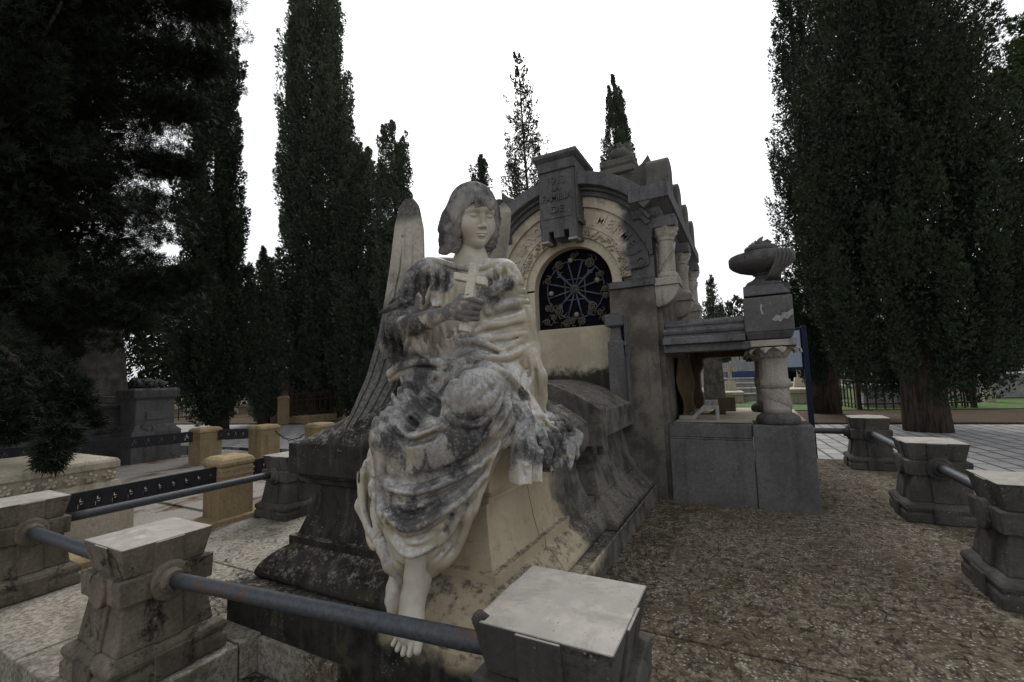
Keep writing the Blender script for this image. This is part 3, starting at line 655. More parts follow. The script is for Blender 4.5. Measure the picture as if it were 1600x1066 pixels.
# colonnettes on brackets along the side
def colonnette(y):
    x = -.60
    b = MB(); b.box(-.70, -.485, y-.13, y+.13, 1.915, 1.985); b.lathe([(.088, 1.985), (.098, 2.005), (.095, 2.03), (.08, 2.045)], x, y, 20)
    lo = []
    for k in range(9):
        t = k/8; zz = 1.915-.19*math.sin(t*math.pi/2); xe = -.495-.2*(1-math.cos(t*math.pi/2)); wd = .11*(1-.35*t*t)
        lo.append([(-.70, y-wd, zz), (xe, y-wd, zz), (xe, y+wd, zz), (-.70, y+wd, zz)])
    b.loop_stack(lo); br = b.build('bracket', M['shaft'], mau, bevel=.006)
    s = MB(); s.lathe([(.078-.006*k/20, 2.04+.30*k/20) for k in range(21)], x, y, 28)
    for k in range(2):
        a0 = k*math.pi+.6; pts = [(x+.076*math.cos(a0+2.6*t), y+.076*math.sin(a0+2.6*t), 2.06+.26*t) for t in np.linspace(0, 1, 16)]; s.tube(pts, .014, 6)
        pts = [(x+.076*math.cos(a0+.35+2.6*t), y+.076*math.sin(a0+.35+2.6*t), 2.06+.26*t) for t in np.linspace(0, 1, 16)]; s.tube(pts, .009, 6)
    s = s.build('colonnette', M['shaft'], mau, smooth=True)
    c = MB(); c.lathe([(.072, 2.335), (.085, 2.345), (.075, 2.355), (.085, 2.38), (.108, 2.41), (.10, 2.425), (.115, 2.44), (.115, 2.46)], x, y, 24, lambda a, z: 1+.07*math.sin(8*a)*(z > 2.36))
    c.build('capital', M['shaft'], s, smooth=True)
    l = MB(); l.box(-.70, -.49, y-.12, y+.12, 2.455, 2.56); l.build('impost', M['cornice'], mau, bevel=.006)
for y in (4.30, 5.35, 6.40): colonnette(y)
# portico wing
m = MB()
m.box(-.66, .0, FY+.012, 6.2, -.2, .535); m.box(-.66, .0, FY+.022, 4.36, .535, .552); m.box(-.66, .0, FY+.03, 4.36, .552, .672)
m.build('wing_wall', M['granite'], mau, bevel=.008)
m = MB(); m.box(0.002, .425, FY, 4.62, -.2, .668); m.box(.002, .425, 4.625, 6.2, -.2, .60); m.build('pedestal', M['granite'], mau, bevel=.008)
m = MB(); m.box(-.64, .42, 4.365, 6.19, .55, .664); m.build('portico_floor', M['cream'], mau)
m = MB()
m.box(-.66, .36, FY+.03, 4.50, 1.30, 1.365)
m.prism([(FY-.01, 1.365), (FY-.035, 1.37), (FY-.035, 1.425), (FY-.02, 1.432), (FY+.045, 1.435), (FY+.045, 1.455), (FY+.03, 1.462), (FY+.02, 1.485), (FY+.03, 1.508), (FY+.06, 1.512), (FY+.11, 1.513), (FY+.11, 1.532), (FY+.10, 1.54), (FY+.10, 1.558), (FY+.115, 1.565), (FY+.2, 1.60), (4.9, 1.60), (4.9, 1.365)], -.66, .0, 'x')
m.build('lintel', M['cornice'], mau, bevel=.004)
m = MB(); m.box(-.64, .33, 4.505, 6.15, 1.372, 1.44); m.box(-.62, .30, 5.85, 6.1, 1.285, 1.37); m.build('portico_ceiling', M['brown'], mau)
m = MB(); m.frus(.015, .335, FY+.03, 4.5, 1.37, .0, .355, FY-.01, 4.53, 1.43); m.box(.0, .355, FY-.012, 4.53, 1.43, 1.72); m.box(.0, .35, 4.535, 6.1, 1.37, 1.6)
cb = m.build('corner_block', M['granite'], mau, bevel=.01)
def scar(pts): m = MB(); m.prism(pts, FY-.0165, FY-.0, 'y'); m.build('plaster_scar', M['grave'], cb)
scar([(.20, 1.525), (.235, 1.56), (.262, 1.548), (.285, 1.572), (.315, 1.575), (.353, 1.60), (.353, 1.555), (.33, 1.545), (.31, 1.515), (.285, 1.53), (.262, 1.50), (.24, 1.515), (.222, 1.505)])
scar([(.128, 1.66), (.140, 1.655), (.136, 1.61), (.146, 1.57), (.132, 1.575), (.124, 1.615)])
m = MB(); m.rects([(-.005, 1.735), (.0, 1.74), (.0, 1.815), (-.03, 1.83)], .01, .345, FY+.0, 4.52); m.build('urn_plinth', M['cornice'], mau, bevel=.006)
def column(x, y, k):
    b = MB(); b.lathe([(.15, .666), (.16, .675), (.165, .70), (.155, .73), (.13, .75), (.115, .757)], x, y, 28); b = b.build('column_base', M['postdark'], mau, smooth=True)
    s = MB(); wob = lambda a, z: 1-.045*abs(math.sin(7*a)) if z > 1.03 else 1.
    s.lathe([(.105, .757), (.102, .80), (.10, .95), (.099, 1.035), (.098, 1.036), (.096, 1.22)], x, y, 84, wob)
    s.lathe([(.104, .965), (.112, .968), (.112, 1.035), (.104, 1.038)], x, y, 36)
    for q in range(9):                                                  # the drape wound round the shaft
        a0 = -2.9+.16*q; sp_ = .55+.24*q; pts = [(x+(.104-.002*t)*math.cos(a0+sp_*t), y+(.104-.002*t)*math.sin(a0+sp_*t), .955-.19*t*(.35+.09*q)) for t in np.linspace(0, 1, 14)]
        s.tube(pts, [.011-.004*t for t in np.linspace(0, 1, 14)], 6)
    s.build('column_shaft', M['shaft'], mau, smooth=True)
    c = MB(); c.lathe([(.098, 1.215), (.108, 1.222), (.10, 1.232), (.105, 1.25), (.125, 1.29), (.13, 1.30)], x, y, 24)
    for q in range(10):
        a = q*math.pi/5; rad = Vector((math.cos(a), math.sin(a), 0)); tan = Vector((-rad.y, rad.x, 0)); o_ = Vector((x, y, 0))
        for t0, wd in ((0, .04),):
            L_ = [(.102, 1.225, .028), (.125, 1.27, .042), (.165, 1.298, .046), (.196, 1.282, .030), (.204, 1.252, .006)]
            lo = [[o_+rad*r+tan*wd_+Vector((0, 0, z)), o_+rad*(r+.012)+Vector((0, 0, z+.004)), o_+rad*r-tan*wd_+Vector((0, 0, z)), o_+rad*(r-.01)+Vector((0, 0, z-.006))] for r, z, wd_ in L_]
            c.loop_stack(lo)
    c.box(x-.16, x+.16, y-.16, y+.16, 1.312, 1.36)
    c.build('column_capital', M['shaft'], mau, smooth=False)
column(.195, 4.36, 0); column(.165, 5.66, 1)
# inner side: drapery relief, bracket and stepped coping
m = MB(); nx, nz_ = 26, 12; g_ = []
for i in range(nx+1):
    row = []
    for j in range(nz_+1):
        y = 4.75+1.25*i/nx; z = .67+.60*j/nz_; d = .035+.03*math.sin(i*1.15+.5*math.sin(j*.5))+.02*math.sin(j*.7+i*.4); row.append((-.65+d*(1-.3*j/nz_), y, z))
    g_.append(row)
v = [p for r_ in g_ for p in r_]; m.add(v, [(i*(nz_+1)+j, (i+1)*(nz_+1)+j, (i+1)*(nz_+1)+j+1, i*(nz_+1)+j+1) for i in range(nx) for j in range(nz_)])
m.build('carved_curtain', M['brown'], mau, smooth=True)
m = MB(); m.prism([(-.64, 1.37), (-.42, 1.37), (-.43, 1.30), (-.49, 1.26), (-.48, 1.20), (-.53, 1.10), (-.53, .90), (-.50, .80), (-.52, .665), (-.64, .665)], 5.98, 6.15); m.build('back_jamb', M['brown'], mau, bevel=.008)
m = MB(); m.prism([(-.62, .70), (-.50, .70), (-.40, .80), (-.27, .80), (-.27, .664), (-.295, .664), (-.295, .765), (-.385, .765), (-.485, .664), (-.62, .664)], 4.62, 4.74); m.build('stepped_coping', M['grave'], mau, bevel=.004)
m = MB(); m.prism([(-.60, .665), (-.42, .665), (-.36, .70), (-.24, .83), (-.16, .83), (-.16, .72), (-.24, .72), (-.24, .664), (-.6, .664)], 5.2, 5.34); m.box(-.30, -.14, 5.19, 5.35, .70, .84); m.build('inner_coping', M['brown'], mau, bevel=.004)
# urn
ux, uy = .165, 4.36
u = MB(); u.lathe([(.13, 1.83), (.135, 1.85), (.12, 1.87), (.085, 1.885), (.06, 1.905), (.055, 1.92), (.075, 1.93), (.07, 1.94), (.125, 1.955), (.185, 1.975), (.23, 2.003), (.245, 2.02), (.252, 2.03), (.254, 2.085), (.245, 2.098), (.17, 2.118), (.10, 2.126), (.094, 2.132), (.12, 2.138), (.125, 2.162), (.117, 2.176), (.08, 2.182), (.0005, 2.185)], ux, uy, 36)
urn = u.build('urn', M['granite'], mau, smooth=True); md = urn.modifiers.new('edge', 'EDGE_SPLIT'); md.split_angle = R(40)
f = MB(); rr = random.Random(4); f.lathe([(.075, 2.165), (.09, 2.185), (.08, 2.20), (.05, 2.215), (.0005, 2.218)], ux, uy, 14, lambda a, z: 1+.15*math.sin(4*a+z*60))
for i in range(26):
    a = rr.uniform(0, 6.28); r = rr.uniform(.0, .07); b = (ux+r*math.cos(a), uy+r*math.sin(a), 2.185); e = (b[0]+rr.uniform(-.02, .05), b[1]+rr.uniform(-.04, .04), 2.21+rr.uniform(-.01, .045))
    f.tube([b, tuple((np.array(b)+np.array(e))/2+np.array([0, 0, .008])), e], [.026, .02, .006], 6)
f.build('flame', M['granite'], urn, smooth=True)
d = MB()
for i in range(8):
    a = -1.15+.07*i; c, s = math.cos(a), math.sin(a); k = .012*(i % 2)
    d.tube([(ux+.15*c, uy+.15*s, 2.105), (ux+(.24+k)*c, uy+(.24+k)*s, 2.088), (ux+(.252+k)*c, uy+(.252+k)*s, 2.05), (ux+(.225+k)*c, uy+(.225+k)*s, 1.98), (ux+.17*math.cos(a-.1), uy+.17*math.sin(a-.1), 1.915), (ux+.13*math.cos(a-.3+.1*i), uy+.13*math.sin(a-.3+.1*i), 1.86)], [.008, .012, .013, .013, .012, .008], 7)
d.build('urn_drape', M['granite'], urn, smooth=True)

def litter(name, n, rects_, mats, seed, ln, label=None):
    rng = np.random.default_rng(seed); per = n//len(rects_); V = []; 
    for x0, x1, y0, y1, z in rects_:
        p = np.stack([x0+(x1-x0)*rng.random(per), y0+(y1-y0)*rng.random(per), np.full(per, z)], 1); a = rng.random(per)*6.283; l = ln*rng.uniform(.4, 1.3, per); d = np.stack([np.cos(a), np.sin(a), rng.normal(size=per)*.12], 1); q = np.stack([-np.sin(a), np.cos(a), rng.normal(size=per)*.3], 1)*.0035
        p[:, 2] += .003+.006*rng.random(per); V.append(np.stack([p-d*l[:, None]/2-q, p+d*l[:, None]/2-q*.4, p+d*l[:, None]/2+q*.4, p-d*l[:, None]/2+q], 1))
    V = np.concatenate(V).reshape(-1, 3); o = link(name, npmesh(name, V, np.arange(len(V)).reshape(-1, 4)), mats); return tag(o, label, 'litter', kind='stuff')
litter('fallen_needles', 5200, [(-.75, 1.4, 1.2, 4.1, 0), (-.78, -.5, 1.7, 4.15, 0), (-.4, .9, 1.5, 3.2, 0), (.45, .95, 4.2, 6.7, 0), (.8, 1.45, 2.4, 6.0, 0), (-3.0, -2.55, 1.35, 2.6, -.08), (-3.9, -2.5, 1.4, 4.5, -.08), (-2.15, -.8, .6, 1.38, -.24)], M['bark'], 3, .05, 'dry brown needles scattered over the lichened slabs')
# ---------------------------------------------------------------- neighbouring plots on the left
def ypost(x, y, z, label, w=.145, h=.60, rz=0, face=True):
    t = thing('ochre_post', label, 'post', (x, y, z), rz, 'ochre stone posts')
    m = MB(); m.rects([(0, 0), (0, h*.82), (-.004, h*.84)], -w, w, -w, w); m.box(-w-.008, w+.008, -w-.008, w+.008, h*.70, h*.715); m.box(-w-.006, w+.006, -w-.006, w+.006, h*.78, h*.79)
    m.build('pillar', M['ycol'], t, bevel=.012)
    m = MB(); m.rects([(-.004, h*.835), (.012, h*.85), (.014, h*.90), (0, h*.95), (-.03, h*.985), (-w+.02, h)], -w, w, -w, w); m.build('cap', M['ycol'], t, bevel=.012)
    return t
ypost(-4.36, 2.52, -.10, 'bright ochre post nearest the tomb, between two black openwork bands', .145, .60)
ypost(-8.15, 4.32, -.12, 'small ochre post on the far side of the plot beside the dark grey monument', .17, .60)
ypost(-7.38, 4.85, -.12, 'small ochre post from which the chain hangs, left end of the chain', .17, .60)
ypost(-6.55, 5.30, -.12, 'ochre post half hidden by the tomb lid, right end of the chain', .17, .60)
def band(a, b, z0, z1, label, holes):
    """cast-iron band: a real perforated strip with little tracery in each hole"""
    a, b = Vector((*a, 0)), Vector((*b, 0)); L_ = (b-a).length; d = (b-a)/L_; nn = Vector((-d.y, d.x, 0)); m = MB(); h = z1-z0
    def bar(s0, s1, q0, q1, th=.012):
        p = [a+d*s0, a+d*s1]; m.add([p[0]+nn*th+Vector((0, 0, q0)), p[1]+nn*th+Vector((0, 0, q0)), p[1]-nn*th+Vector((0, 0, q0)), p[0]-nn*th+Vector((0, 0, q0)), p[0]+nn*th+Vector((0, 0, q1)), p[1]+nn*th+Vector((0, 0, q1)), p[1]-nn*th+Vector((0, 0, q1)), p[0]-nn*th+Vector((0, 0, q1))], [(3, 2, 1, 0), (4, 5, 6, 7), (0, 1, 5, 4), (1, 2, 6, 5), (2, 3, 7, 6), (3, 0, 4, 7)])
    bar(0, L_, z0, z0+h*.2, .014); bar(0, L_, z1-h*.22, z1, .014)
    n = holes; st = L_/n
    for i in range(n):
        s = st*(i+.5); bar(st*i, s-st*.24, z0+h*.2, z1-h*.22); bar(s+st*.24, st*(i+1), z0+h*.2, z1-h*.22)
        bar(s-st*.24, s-st*.1, z0+h*.52, z1-h*.22, .010); bar(s+st*.1, s+st*.24, z0+h*.55, z1-h*.22, .010); bar(s-st*.04, s+st*.02, z0+h*.2, z0+h*.42, .009)
        bar(s-st*.25, s+st*.25, z0+h*.44, z0+h*.5, .009); bar(s-st*.25, s-st*.13, z0+h*.18, z0+h*.46, .009); bar(s+st*.14, s+st*.25, z0+h*.18, z0+h*.40, .009); bar(s-st*.1, s+st*.02, z1-h*.34, z1-h*.2, .009); bar(s-st*.01, s+st*.12, z0+h*.18, z0+h*.38, .009); bar(s-st*.12, s-st*.05, z0+h*.42, z1-h*.2, .009)
    return tag(m.build('iron_band', M['iron']), label, 'railing', 'black openwork iron bands')
band((-4.22, .2), (-4.30, 2.37), .27, .415, 'long black openwork iron band in front of the pale sarcophagus', 22)
band((-4.32, 2.68), (-4.5, 4.6), .27, .415, 'black openwork iron band running from the bright ochre post to behind the tomb', 18)
band((-8.9, 1.6), (-8.2, 4.14), .25, .42, 'black openwork iron band in front of the dark grey monument', 16)
band((-8.0, 4.42), (-7.52, 4.75), .25, .42, 'short black iron band between the two small ochre posts', 5)
m = MB(); p0, p1 = Vector((-7.2, 4.93, .36)), Vector((-6.73, 5.22, .36)); n = 11
for i in range(n):
    t0, t1 = i/n, (i+1)/n; q = [p0.lerp(p1, t)-Vector((0, 0, .16*(1-(2*t-1)**2))) for t in (t0, t1)]; d = (q[1]-q[0])*.72; c_ = (q[0]+q[1])/2; e = Vector((0, 0, 1)).cross(d).normalized() if i % 2 else Vector((0, 0, 1))
    m.tube([c_+d*.72*math.cos(t)+e*.018*math.sin(t) for t in np.linspace(0, 2*math.pi, 11)], .007, 5)
tag(m.build('chain', M['iron'], smooth=True), 'dark chain sagging between two ochre posts', 'chain')
m = MB(); m.box(-4.56, -4.10, -.6, 1.9, -.12, -.035); m.box(-4.5, -4.16, 1.9, 6.0, -.12, -.04); tag(m.build('ochre_kerb', M['ycol'], bevel=.01), 'low ochre kerb running along the left slab under the black iron bands', 'kerb')
# pale sarcophagus with a carved rosette band
ws = thing('pale_sarcophagus', 'pale low sarcophagus with a band of carved rosettes on the left', 'tomb')
wx0, wx1, wy0, wy1 = -6.1, -5.05, -.4, 1.94
m = MB(); m.rects([(.10, -.15), (.10, .16), (.06, .20), (.015, .34), (.0, .345)], wx0, wx1, wy0, wy1); m.build('body', M['white'], ws, bevel=.006)
m = MB(); m.rects([(-.005, .34), (-.005, .445)], wx0, wx1, wy0, wy1)
rr = random.Random(2); k = 0
y = wy1-.06
while y > wy0:
    x = wx1+.0
    for q in range(5):
        a = q*2*math.pi/5+.4; m.tube([(x+.012, y, .393), (x+.03, y+.028*math.cos(a), .393+.028*math.sin(a)), (x+.012, y+.05*math.cos(a), .393+.045*math.sin(a))], [.012, .016, .006], 6)
    m.lathe([(.0005, -.0), (.013, .01), (.0005, .022)], 0, 0, 8); nv = 24; m.v[-nv:] = [(x+.02+c, y+a, .393+b) for a, b, c in m.v[-nv:]]
    y -= .125
m.build('rosette_band', M['white'], ws, smooth=False)
m = MB(); m.rects([(.005, .445), (.02, .455), (.02, .505), (.005, .53), (-.06, .548), (-.42, .575)], wx0, wx1, wy0, wy1); m.build('lid', M['white'], ws, bevel=.008)
# dark grey monument
gm = thing('grey_monument', 'tall dark grey tomb monument with a pillar, behind the near conifer', 'monument')
m = MB(); m.rects([(.2, -.2), (.2, .36), (.1, .40), (.06, .45), (.06, .80), (.12, .84), (.12, .90)], -13.0, -10.25, 2.2, 4.35); m.build('base', M['granite'], gm, bevel=.02)
m = MB(); m.frus(-12.0, -10.4, 2.7, 4.15, .90, -11.8, -10.6, 2.85, 4.0, 3.2); m.box(-12.2, -10.3, 2.6, 4.25, .90, 1.04); m.rects([(0, 2.18), (.03, 2.2), (.03, 2.24), (0, 2.26)], -11.95, -10.46, 2.76, 4.09); m.build('slab', M['pier'], gm, bevel=.015)
m = MB(); m.rects([(.08, -.2), (.08, .40), (.03, .45), (.0, .52), (0, .95), (.05, 1.0), (.06, 1.12), (.02, 1.16)], -9.98, -9.42, 3.85, 4.45); m.box(-9.42, -9.40, 4.0, 4.3, .6, .75); pl_ = m.build('pillar', M['granite'], gm, bevel=.015)
m = MB(); rr = random.Random(8)
for i in range(34):
    a = rr.uniform(0, 6.28); r = rr.uniform(.02, .22); b = (-9.7+r*math.cos(a), 4.15+r*math.sin(a), 1.16+rr.uniform(0, .05)); m.tube([b, (b[0]+rr.uniform(-.07, .07), b[1]+rr.uniform(-.07, .07), b[2]+.06), (b[0]+rr.uniform(-.1, .1), b[1]+rr.uniform(-.1, .1), b[2]+rr.uniform(.08, .16))], [.045, .04, .018], 6)
m.build('carved_flowers', M['granite'], pl_, smooth=True)

# ---------------------------------------------------------------- far things
def fence(name, a, b, z, h, n, label, mat, cat='fence', group=None, spear=True):
    t = thing(name, label, cat, (0, 0, 0), 0, group); a, b = Vector((*a, z)), Vector((*b, z)); d = (b-a).normalized(); rl = MB()
    for q in (.12, .62, .88): rl.tube([a+Vector((0, 0, h*q)), b+Vector((0, 0, h*q))], .022, 6)
    rl.build('rail', mat, t); br = MB()
    for i in range(n+1):
        p = a.lerp(b, i/n); br.tube([p, p+Vector((0, 0, h*.96)), p+Vector((0, 0, h*1.02))], [.02, .02, .004], 6)
        if i < n and spear: 
            q = a.lerp(b, (i+.5)/n); w_ = (b-a).length/n/2; br.tube([q+Vector((0, 0, h*.62))+d*w_*math.cos(t_)+Vector((0, 0, h*.24*math.sin(t_))) for t_ in np.linspace(0, math.pi, 7)], .014, 5)
    br.build('bars', mat, t)
    for i, p in enumerate((a, b)):
        m = MB(); m.box(p.x-.05, p.x+.05, p.y-.05, p.y+.05, z, z+h*1.12); m.build('end_post', mat, t)
    return t
fence('iron_fence', (2.75, 16.0), (5.35, 16.6), -.12, 1.35, 13, 'tall dark brown iron fence around a grave behind the big cypress trunk', M['rust'])
fence('side_fence', (2.75, 16.05), (2.35, 18.2), -.12, 1.35, 9, 'side run of the dark brown fence going away from the road, left corner', M['rust'])
fence('side_fence', (5.35, 16.65), (5.0, 18.8), -.12, 1.35, 9, 'side run of the dark brown fence going away from the road, right corner', M['rust'])
m = MB(); m.frus(3.0, 4.9, 16.9, 18.2, -.15, 3.05, 4.85, 16.95, 18.15, .45); m.box(2.95, 4.95, 16.85, 18.25, .45, .56); tag(m.build('fenced_grave', M['grave'], bevel=.02), 'grey grave slab behind the dark brown fence', 'grave')
m = MB(); m.box(3.35, 3.75, 17.2, 17.45, .56, 1.15); m.prism([(3.3, 1.15), (3.8, 1.15), (3.55, 1.4)], 17.18, 17.47); tag(m.build('ochre_headstone', M['ycol'], bevel=.01), 'ochre headstone standing behind the dark brown fence', 'headstone')
def grave(x, y, w_, d_, h_, label, cross=0, rz=0, mat='grave'):
    t = thing('grave', label, 'grave', (x, y, -.1), rz, 'graves beyond the road')
    m = MB(); m.rects([(.0, 0), (.0, h_*.7), (.06, h_*.74), (.06, h_), (.0, h_+.02)], -w_/2, w_/2, -d_/2, d_/2); m.build('slab', M[mat], t, bevel=.02)
    if cross:
        m = MB(); c = cross; m.frus(-.22, .22, d_/2-.3, d_/2, h_, -.16, .16, d_/2-.25, d_/2-.05, h_+c*.35); m.box(-.07, .07, d_/2-.2, d_/2-.08, h_+c*.35, h_+c); m.box(-c*.22, c*.22, d_/2-.195, d_/2-.085, h_+c*.68, h_+c*.68+.14); m.build('cross', M[mat], t, bevel=.01)
    return t
grave(8.6, 22.5, 5.5, 2.2, .8, 'long grey grave with a pale rim on the lawn at the right edge', 0, .17)
m = MB(); m.prism([(6.35, -.1), (6.35, 1.35), (6.5, 1.45), (6.6, -.1)], 18.9, 19.2); tag(m.build('pale_headstone', M['white'], bevel=.01), 'narrow pale stone just right of the dark fence', 'headstone')
fence('grey_fence', (6.0, 24.5), (13, 26), -.1, 1.3, 26, 'thin dark fence far behind the long grave at the right edge', M['iron'], spear=False)
# what shows through the portico
def at_ground(u, v, z=-.1):
    d = CR*(u-800)/F_PX - CU*(v-533)/F_PX + CF; return CAMP+d*((z-EYE)/d[2])
st = thing('stepped_grave', 'wide grey stepped grave with a navy cover seen through the portico', 'grave', (.55, 20.2, -.1), .12, 'graves beyond the road')
for i, (h_, y0, mt) in enumerate(((.30, 0, 'grave'), (.50, .5, 'grave'), (.70, 1.0, 'grave'), (.90, 1.5, 'grave'))):
    m = MB(); m.box(-1.35, 1.0, y0, 5, 0 if i == 0 else h_-.3, h_-.06); m.box(-1.40, 1.05, y0-.05, 5, h_-.06, h_); m.build('step', M[mt], st, bevel=.01)
m = MB(); m.box(-1.15, .9, 2.1, 4.8, .90, 1.20); m.build('cover', M['bluebed'], st, bevel=.03)
m = MB(); m.box(-1.1, .85, 5.2, 7, .9, 1.62); m.build('headwall', M['grave'], st, bevel=.02)
t = thing('grave_pillar', 'plain grey-green square pillar seen through the portico', 'pillar', (-1.12, 17.6, -.1), .1)
m = MB(); m.frus(-.36, .36, -.3, .3, .0, -.29, .29, -.24, .24, 2.05); m.box(-.33, .33, -.28, .28, 2.05, 2.17); m.build('stem', M['pier'], t, bevel=.02); m = MB(); m.box(-.5, .5, -.45, .45, -.02, .22); m.build('foot', M['grave'], t, bevel=.02)
grave(-2.35, 18.4, 1.5, 2.2, .5, 'low pale grave left of the grey-green pillar, seen through the portico', 0, .1, 'white')
fence('white_fence', (-4.2, 22.5), (-1.2, 23.0), -.1, 2.0, 22, 'pale grave railing far behind, seen through the left of the portico', M['grave'], spear=False)
for i, (x, y, c, lb) in enumerate(((-.55, 24.5, 2.6, 'tall pale cross grave behind the pillar, left of the stepped grave'), (-1.9, 26, 3.2, 'tall pale cross grave rising at the upper left of the portico view'), (-.2, 27, 3.2, 'slender pale cross grave farthest back in the portico view'), (1.5, 28, 2.7, 'pale cross grave above the navy cover of the stepped grave'), (2.6, 22.0, 1.7, 'pale cross grave right of the signpost near the lawn'), (1.75, 19.2, 1.1, 'small grave with a cross just left of the signpost foot'))):
    grave(x, y, 1.2, 1.6, .5, lb, c, .1, 'white' if i % 2 else 'grave')
for i, (x, y, w_, h_, c, lb) in enumerate(((-2.9, 17.3, .9, .35, .95, 'low grave with a pale cross at the left edge of the portico view'), (-1.75, 21.0, 1.0, .5, 1.25, 'pale cross grave between the grey-green pillar and the pale railing'), (-.62, 19.6, .7, .4, 1.15, 'small grey cross grave just right of the grey-green pillar'), (-.35, 22.0, .8, .5, 1.5, 'narrow pale cross grave behind the pillar and beside the stepped grave'), (-2.45, 20.2, .9, .45, 1.0, 'small grey cross grave in front of the pale railing'), (-3.3, 19.5, .9, .5, 1.2, 'pale cross grave at the far left of the portico view'))):
    grave(x, y, w_, 1.3, h_, lb, c, .08, 'white' if i % 2 == 0 else 'grave')
# signpost
t = thing('signpost', 'dark blue signpost with a pale blue board beside the portico', 'sign', (.71, 7.25, -.16))
m = MB(); m.box(-.032, .032, -.04, .04, 0, 1.86); m.box(-.05, .05, -.05, .05, 0, .03); m.build('post', M['blue'], t, bevel=.004)
m = MB(); m.box(-.34, -.034, -.02, .02, 1.26, 1.84); m.build('frame', M['blue'], t, bevel=.004); m = MB(); m.box(-.31, -.05, -.026, -.0, 1.30, 1.80); m.build('board', M['panel'], t)
# ochre monument and small things at the far left
om = thing('ochre_monument', 'small ochre monument with a pedestal behind a low iron rail at the far left', 'monument', (-14.6, 11.25, -.12), .2)
m = MB(); m.rects([(.25, 0), (.25, .9), (.05, 1.0), (0, 1.05), (0, 1.5), (.1, 1.55), (.1, 1.62)], -.7, .7, -.6, .6); m.build('pedestal', M['brown'], om, bevel=.02)
m = MB(); m.box(-.55, .45, -.4, .45, 1.62, 3.1); m.box(-.15, .38, -.46, -.4, 1.7, 2.5); m.frus(-.6, .5, -.45, .5, 3.1, -.1, .1, -.05, .1, 3.6); m.build('shrine', M['ycol'], om, bevel=.02)
ypost(-13.75, 9.75, -.15, 'ochre gate post at the end of the low iron rail, far left', .16, .95, .2)
fence('low_rail', (-13.6, 9.85), (-13.0, 11.0), .10, .85, 7, 'low brown iron rail in front of the small ochre monument', M['rust'])
m = MB(); m.box(-13.75, -12.9, 9.85, 11.15, -.15, .1); tag(m.build('ochre_plinth', M['ycol'], bevel=.02), 'ochre plinth carrying the low brown iron rail', 'plinth')
t = grave(-22.2, 12.0, 1.8, 1.2, .9, 'small white cross grave far away left of the slim cypress', 1.5, .4, 'white')
fence('brown_grave_fence', (-21.0, 9.2), (-19.2, 11.2), -.12, 1.1, 10, 'brown grave fence across the road at the far left', M['rust'], spear=False)

# ---------------------------------------------------------------- trees
def bow(prof, z): return np.interp(z, [p[0] for p in prof], [p[1] for p in prof])
def fronds(c, d, s, rng, forks=3, wid=.34):
    """rhombic leaf sprays at c (N,3) along d with size s (N,)"""
    N = len(c); rnd = rng.normal(size=(N, 3)); side = np.cross(d, rnd); side /= np.linalg.norm(side, axis=1)[:, None]+1e-9; nrm = np.cross(side, d)
    V = []; 
    for k in range(forks):
        ang = (0, .65, -.65, 1.1, -1.1)[k]; dd = d*math.cos(ang)+side*math.sin(ang)+nrm*.15*rng.normal(size=(N, 1)); ss = side*math.cos(ang)-d*math.sin(ang)
        l = (s*(1 if k == 0 else .72))[:, None]; st_ = c+(d*.18*(k > 0))*l
        V.append(np.stack([st_, st_+dd*l*.5+ss*l*wid*.5, st_+dd*l, st_+dd*l*.5-ss*l*wid*.5], 1))
    V = np.concatenate(V).reshape(-1, 3); return V, np.arange(len(V)).reshape(-1, 4)
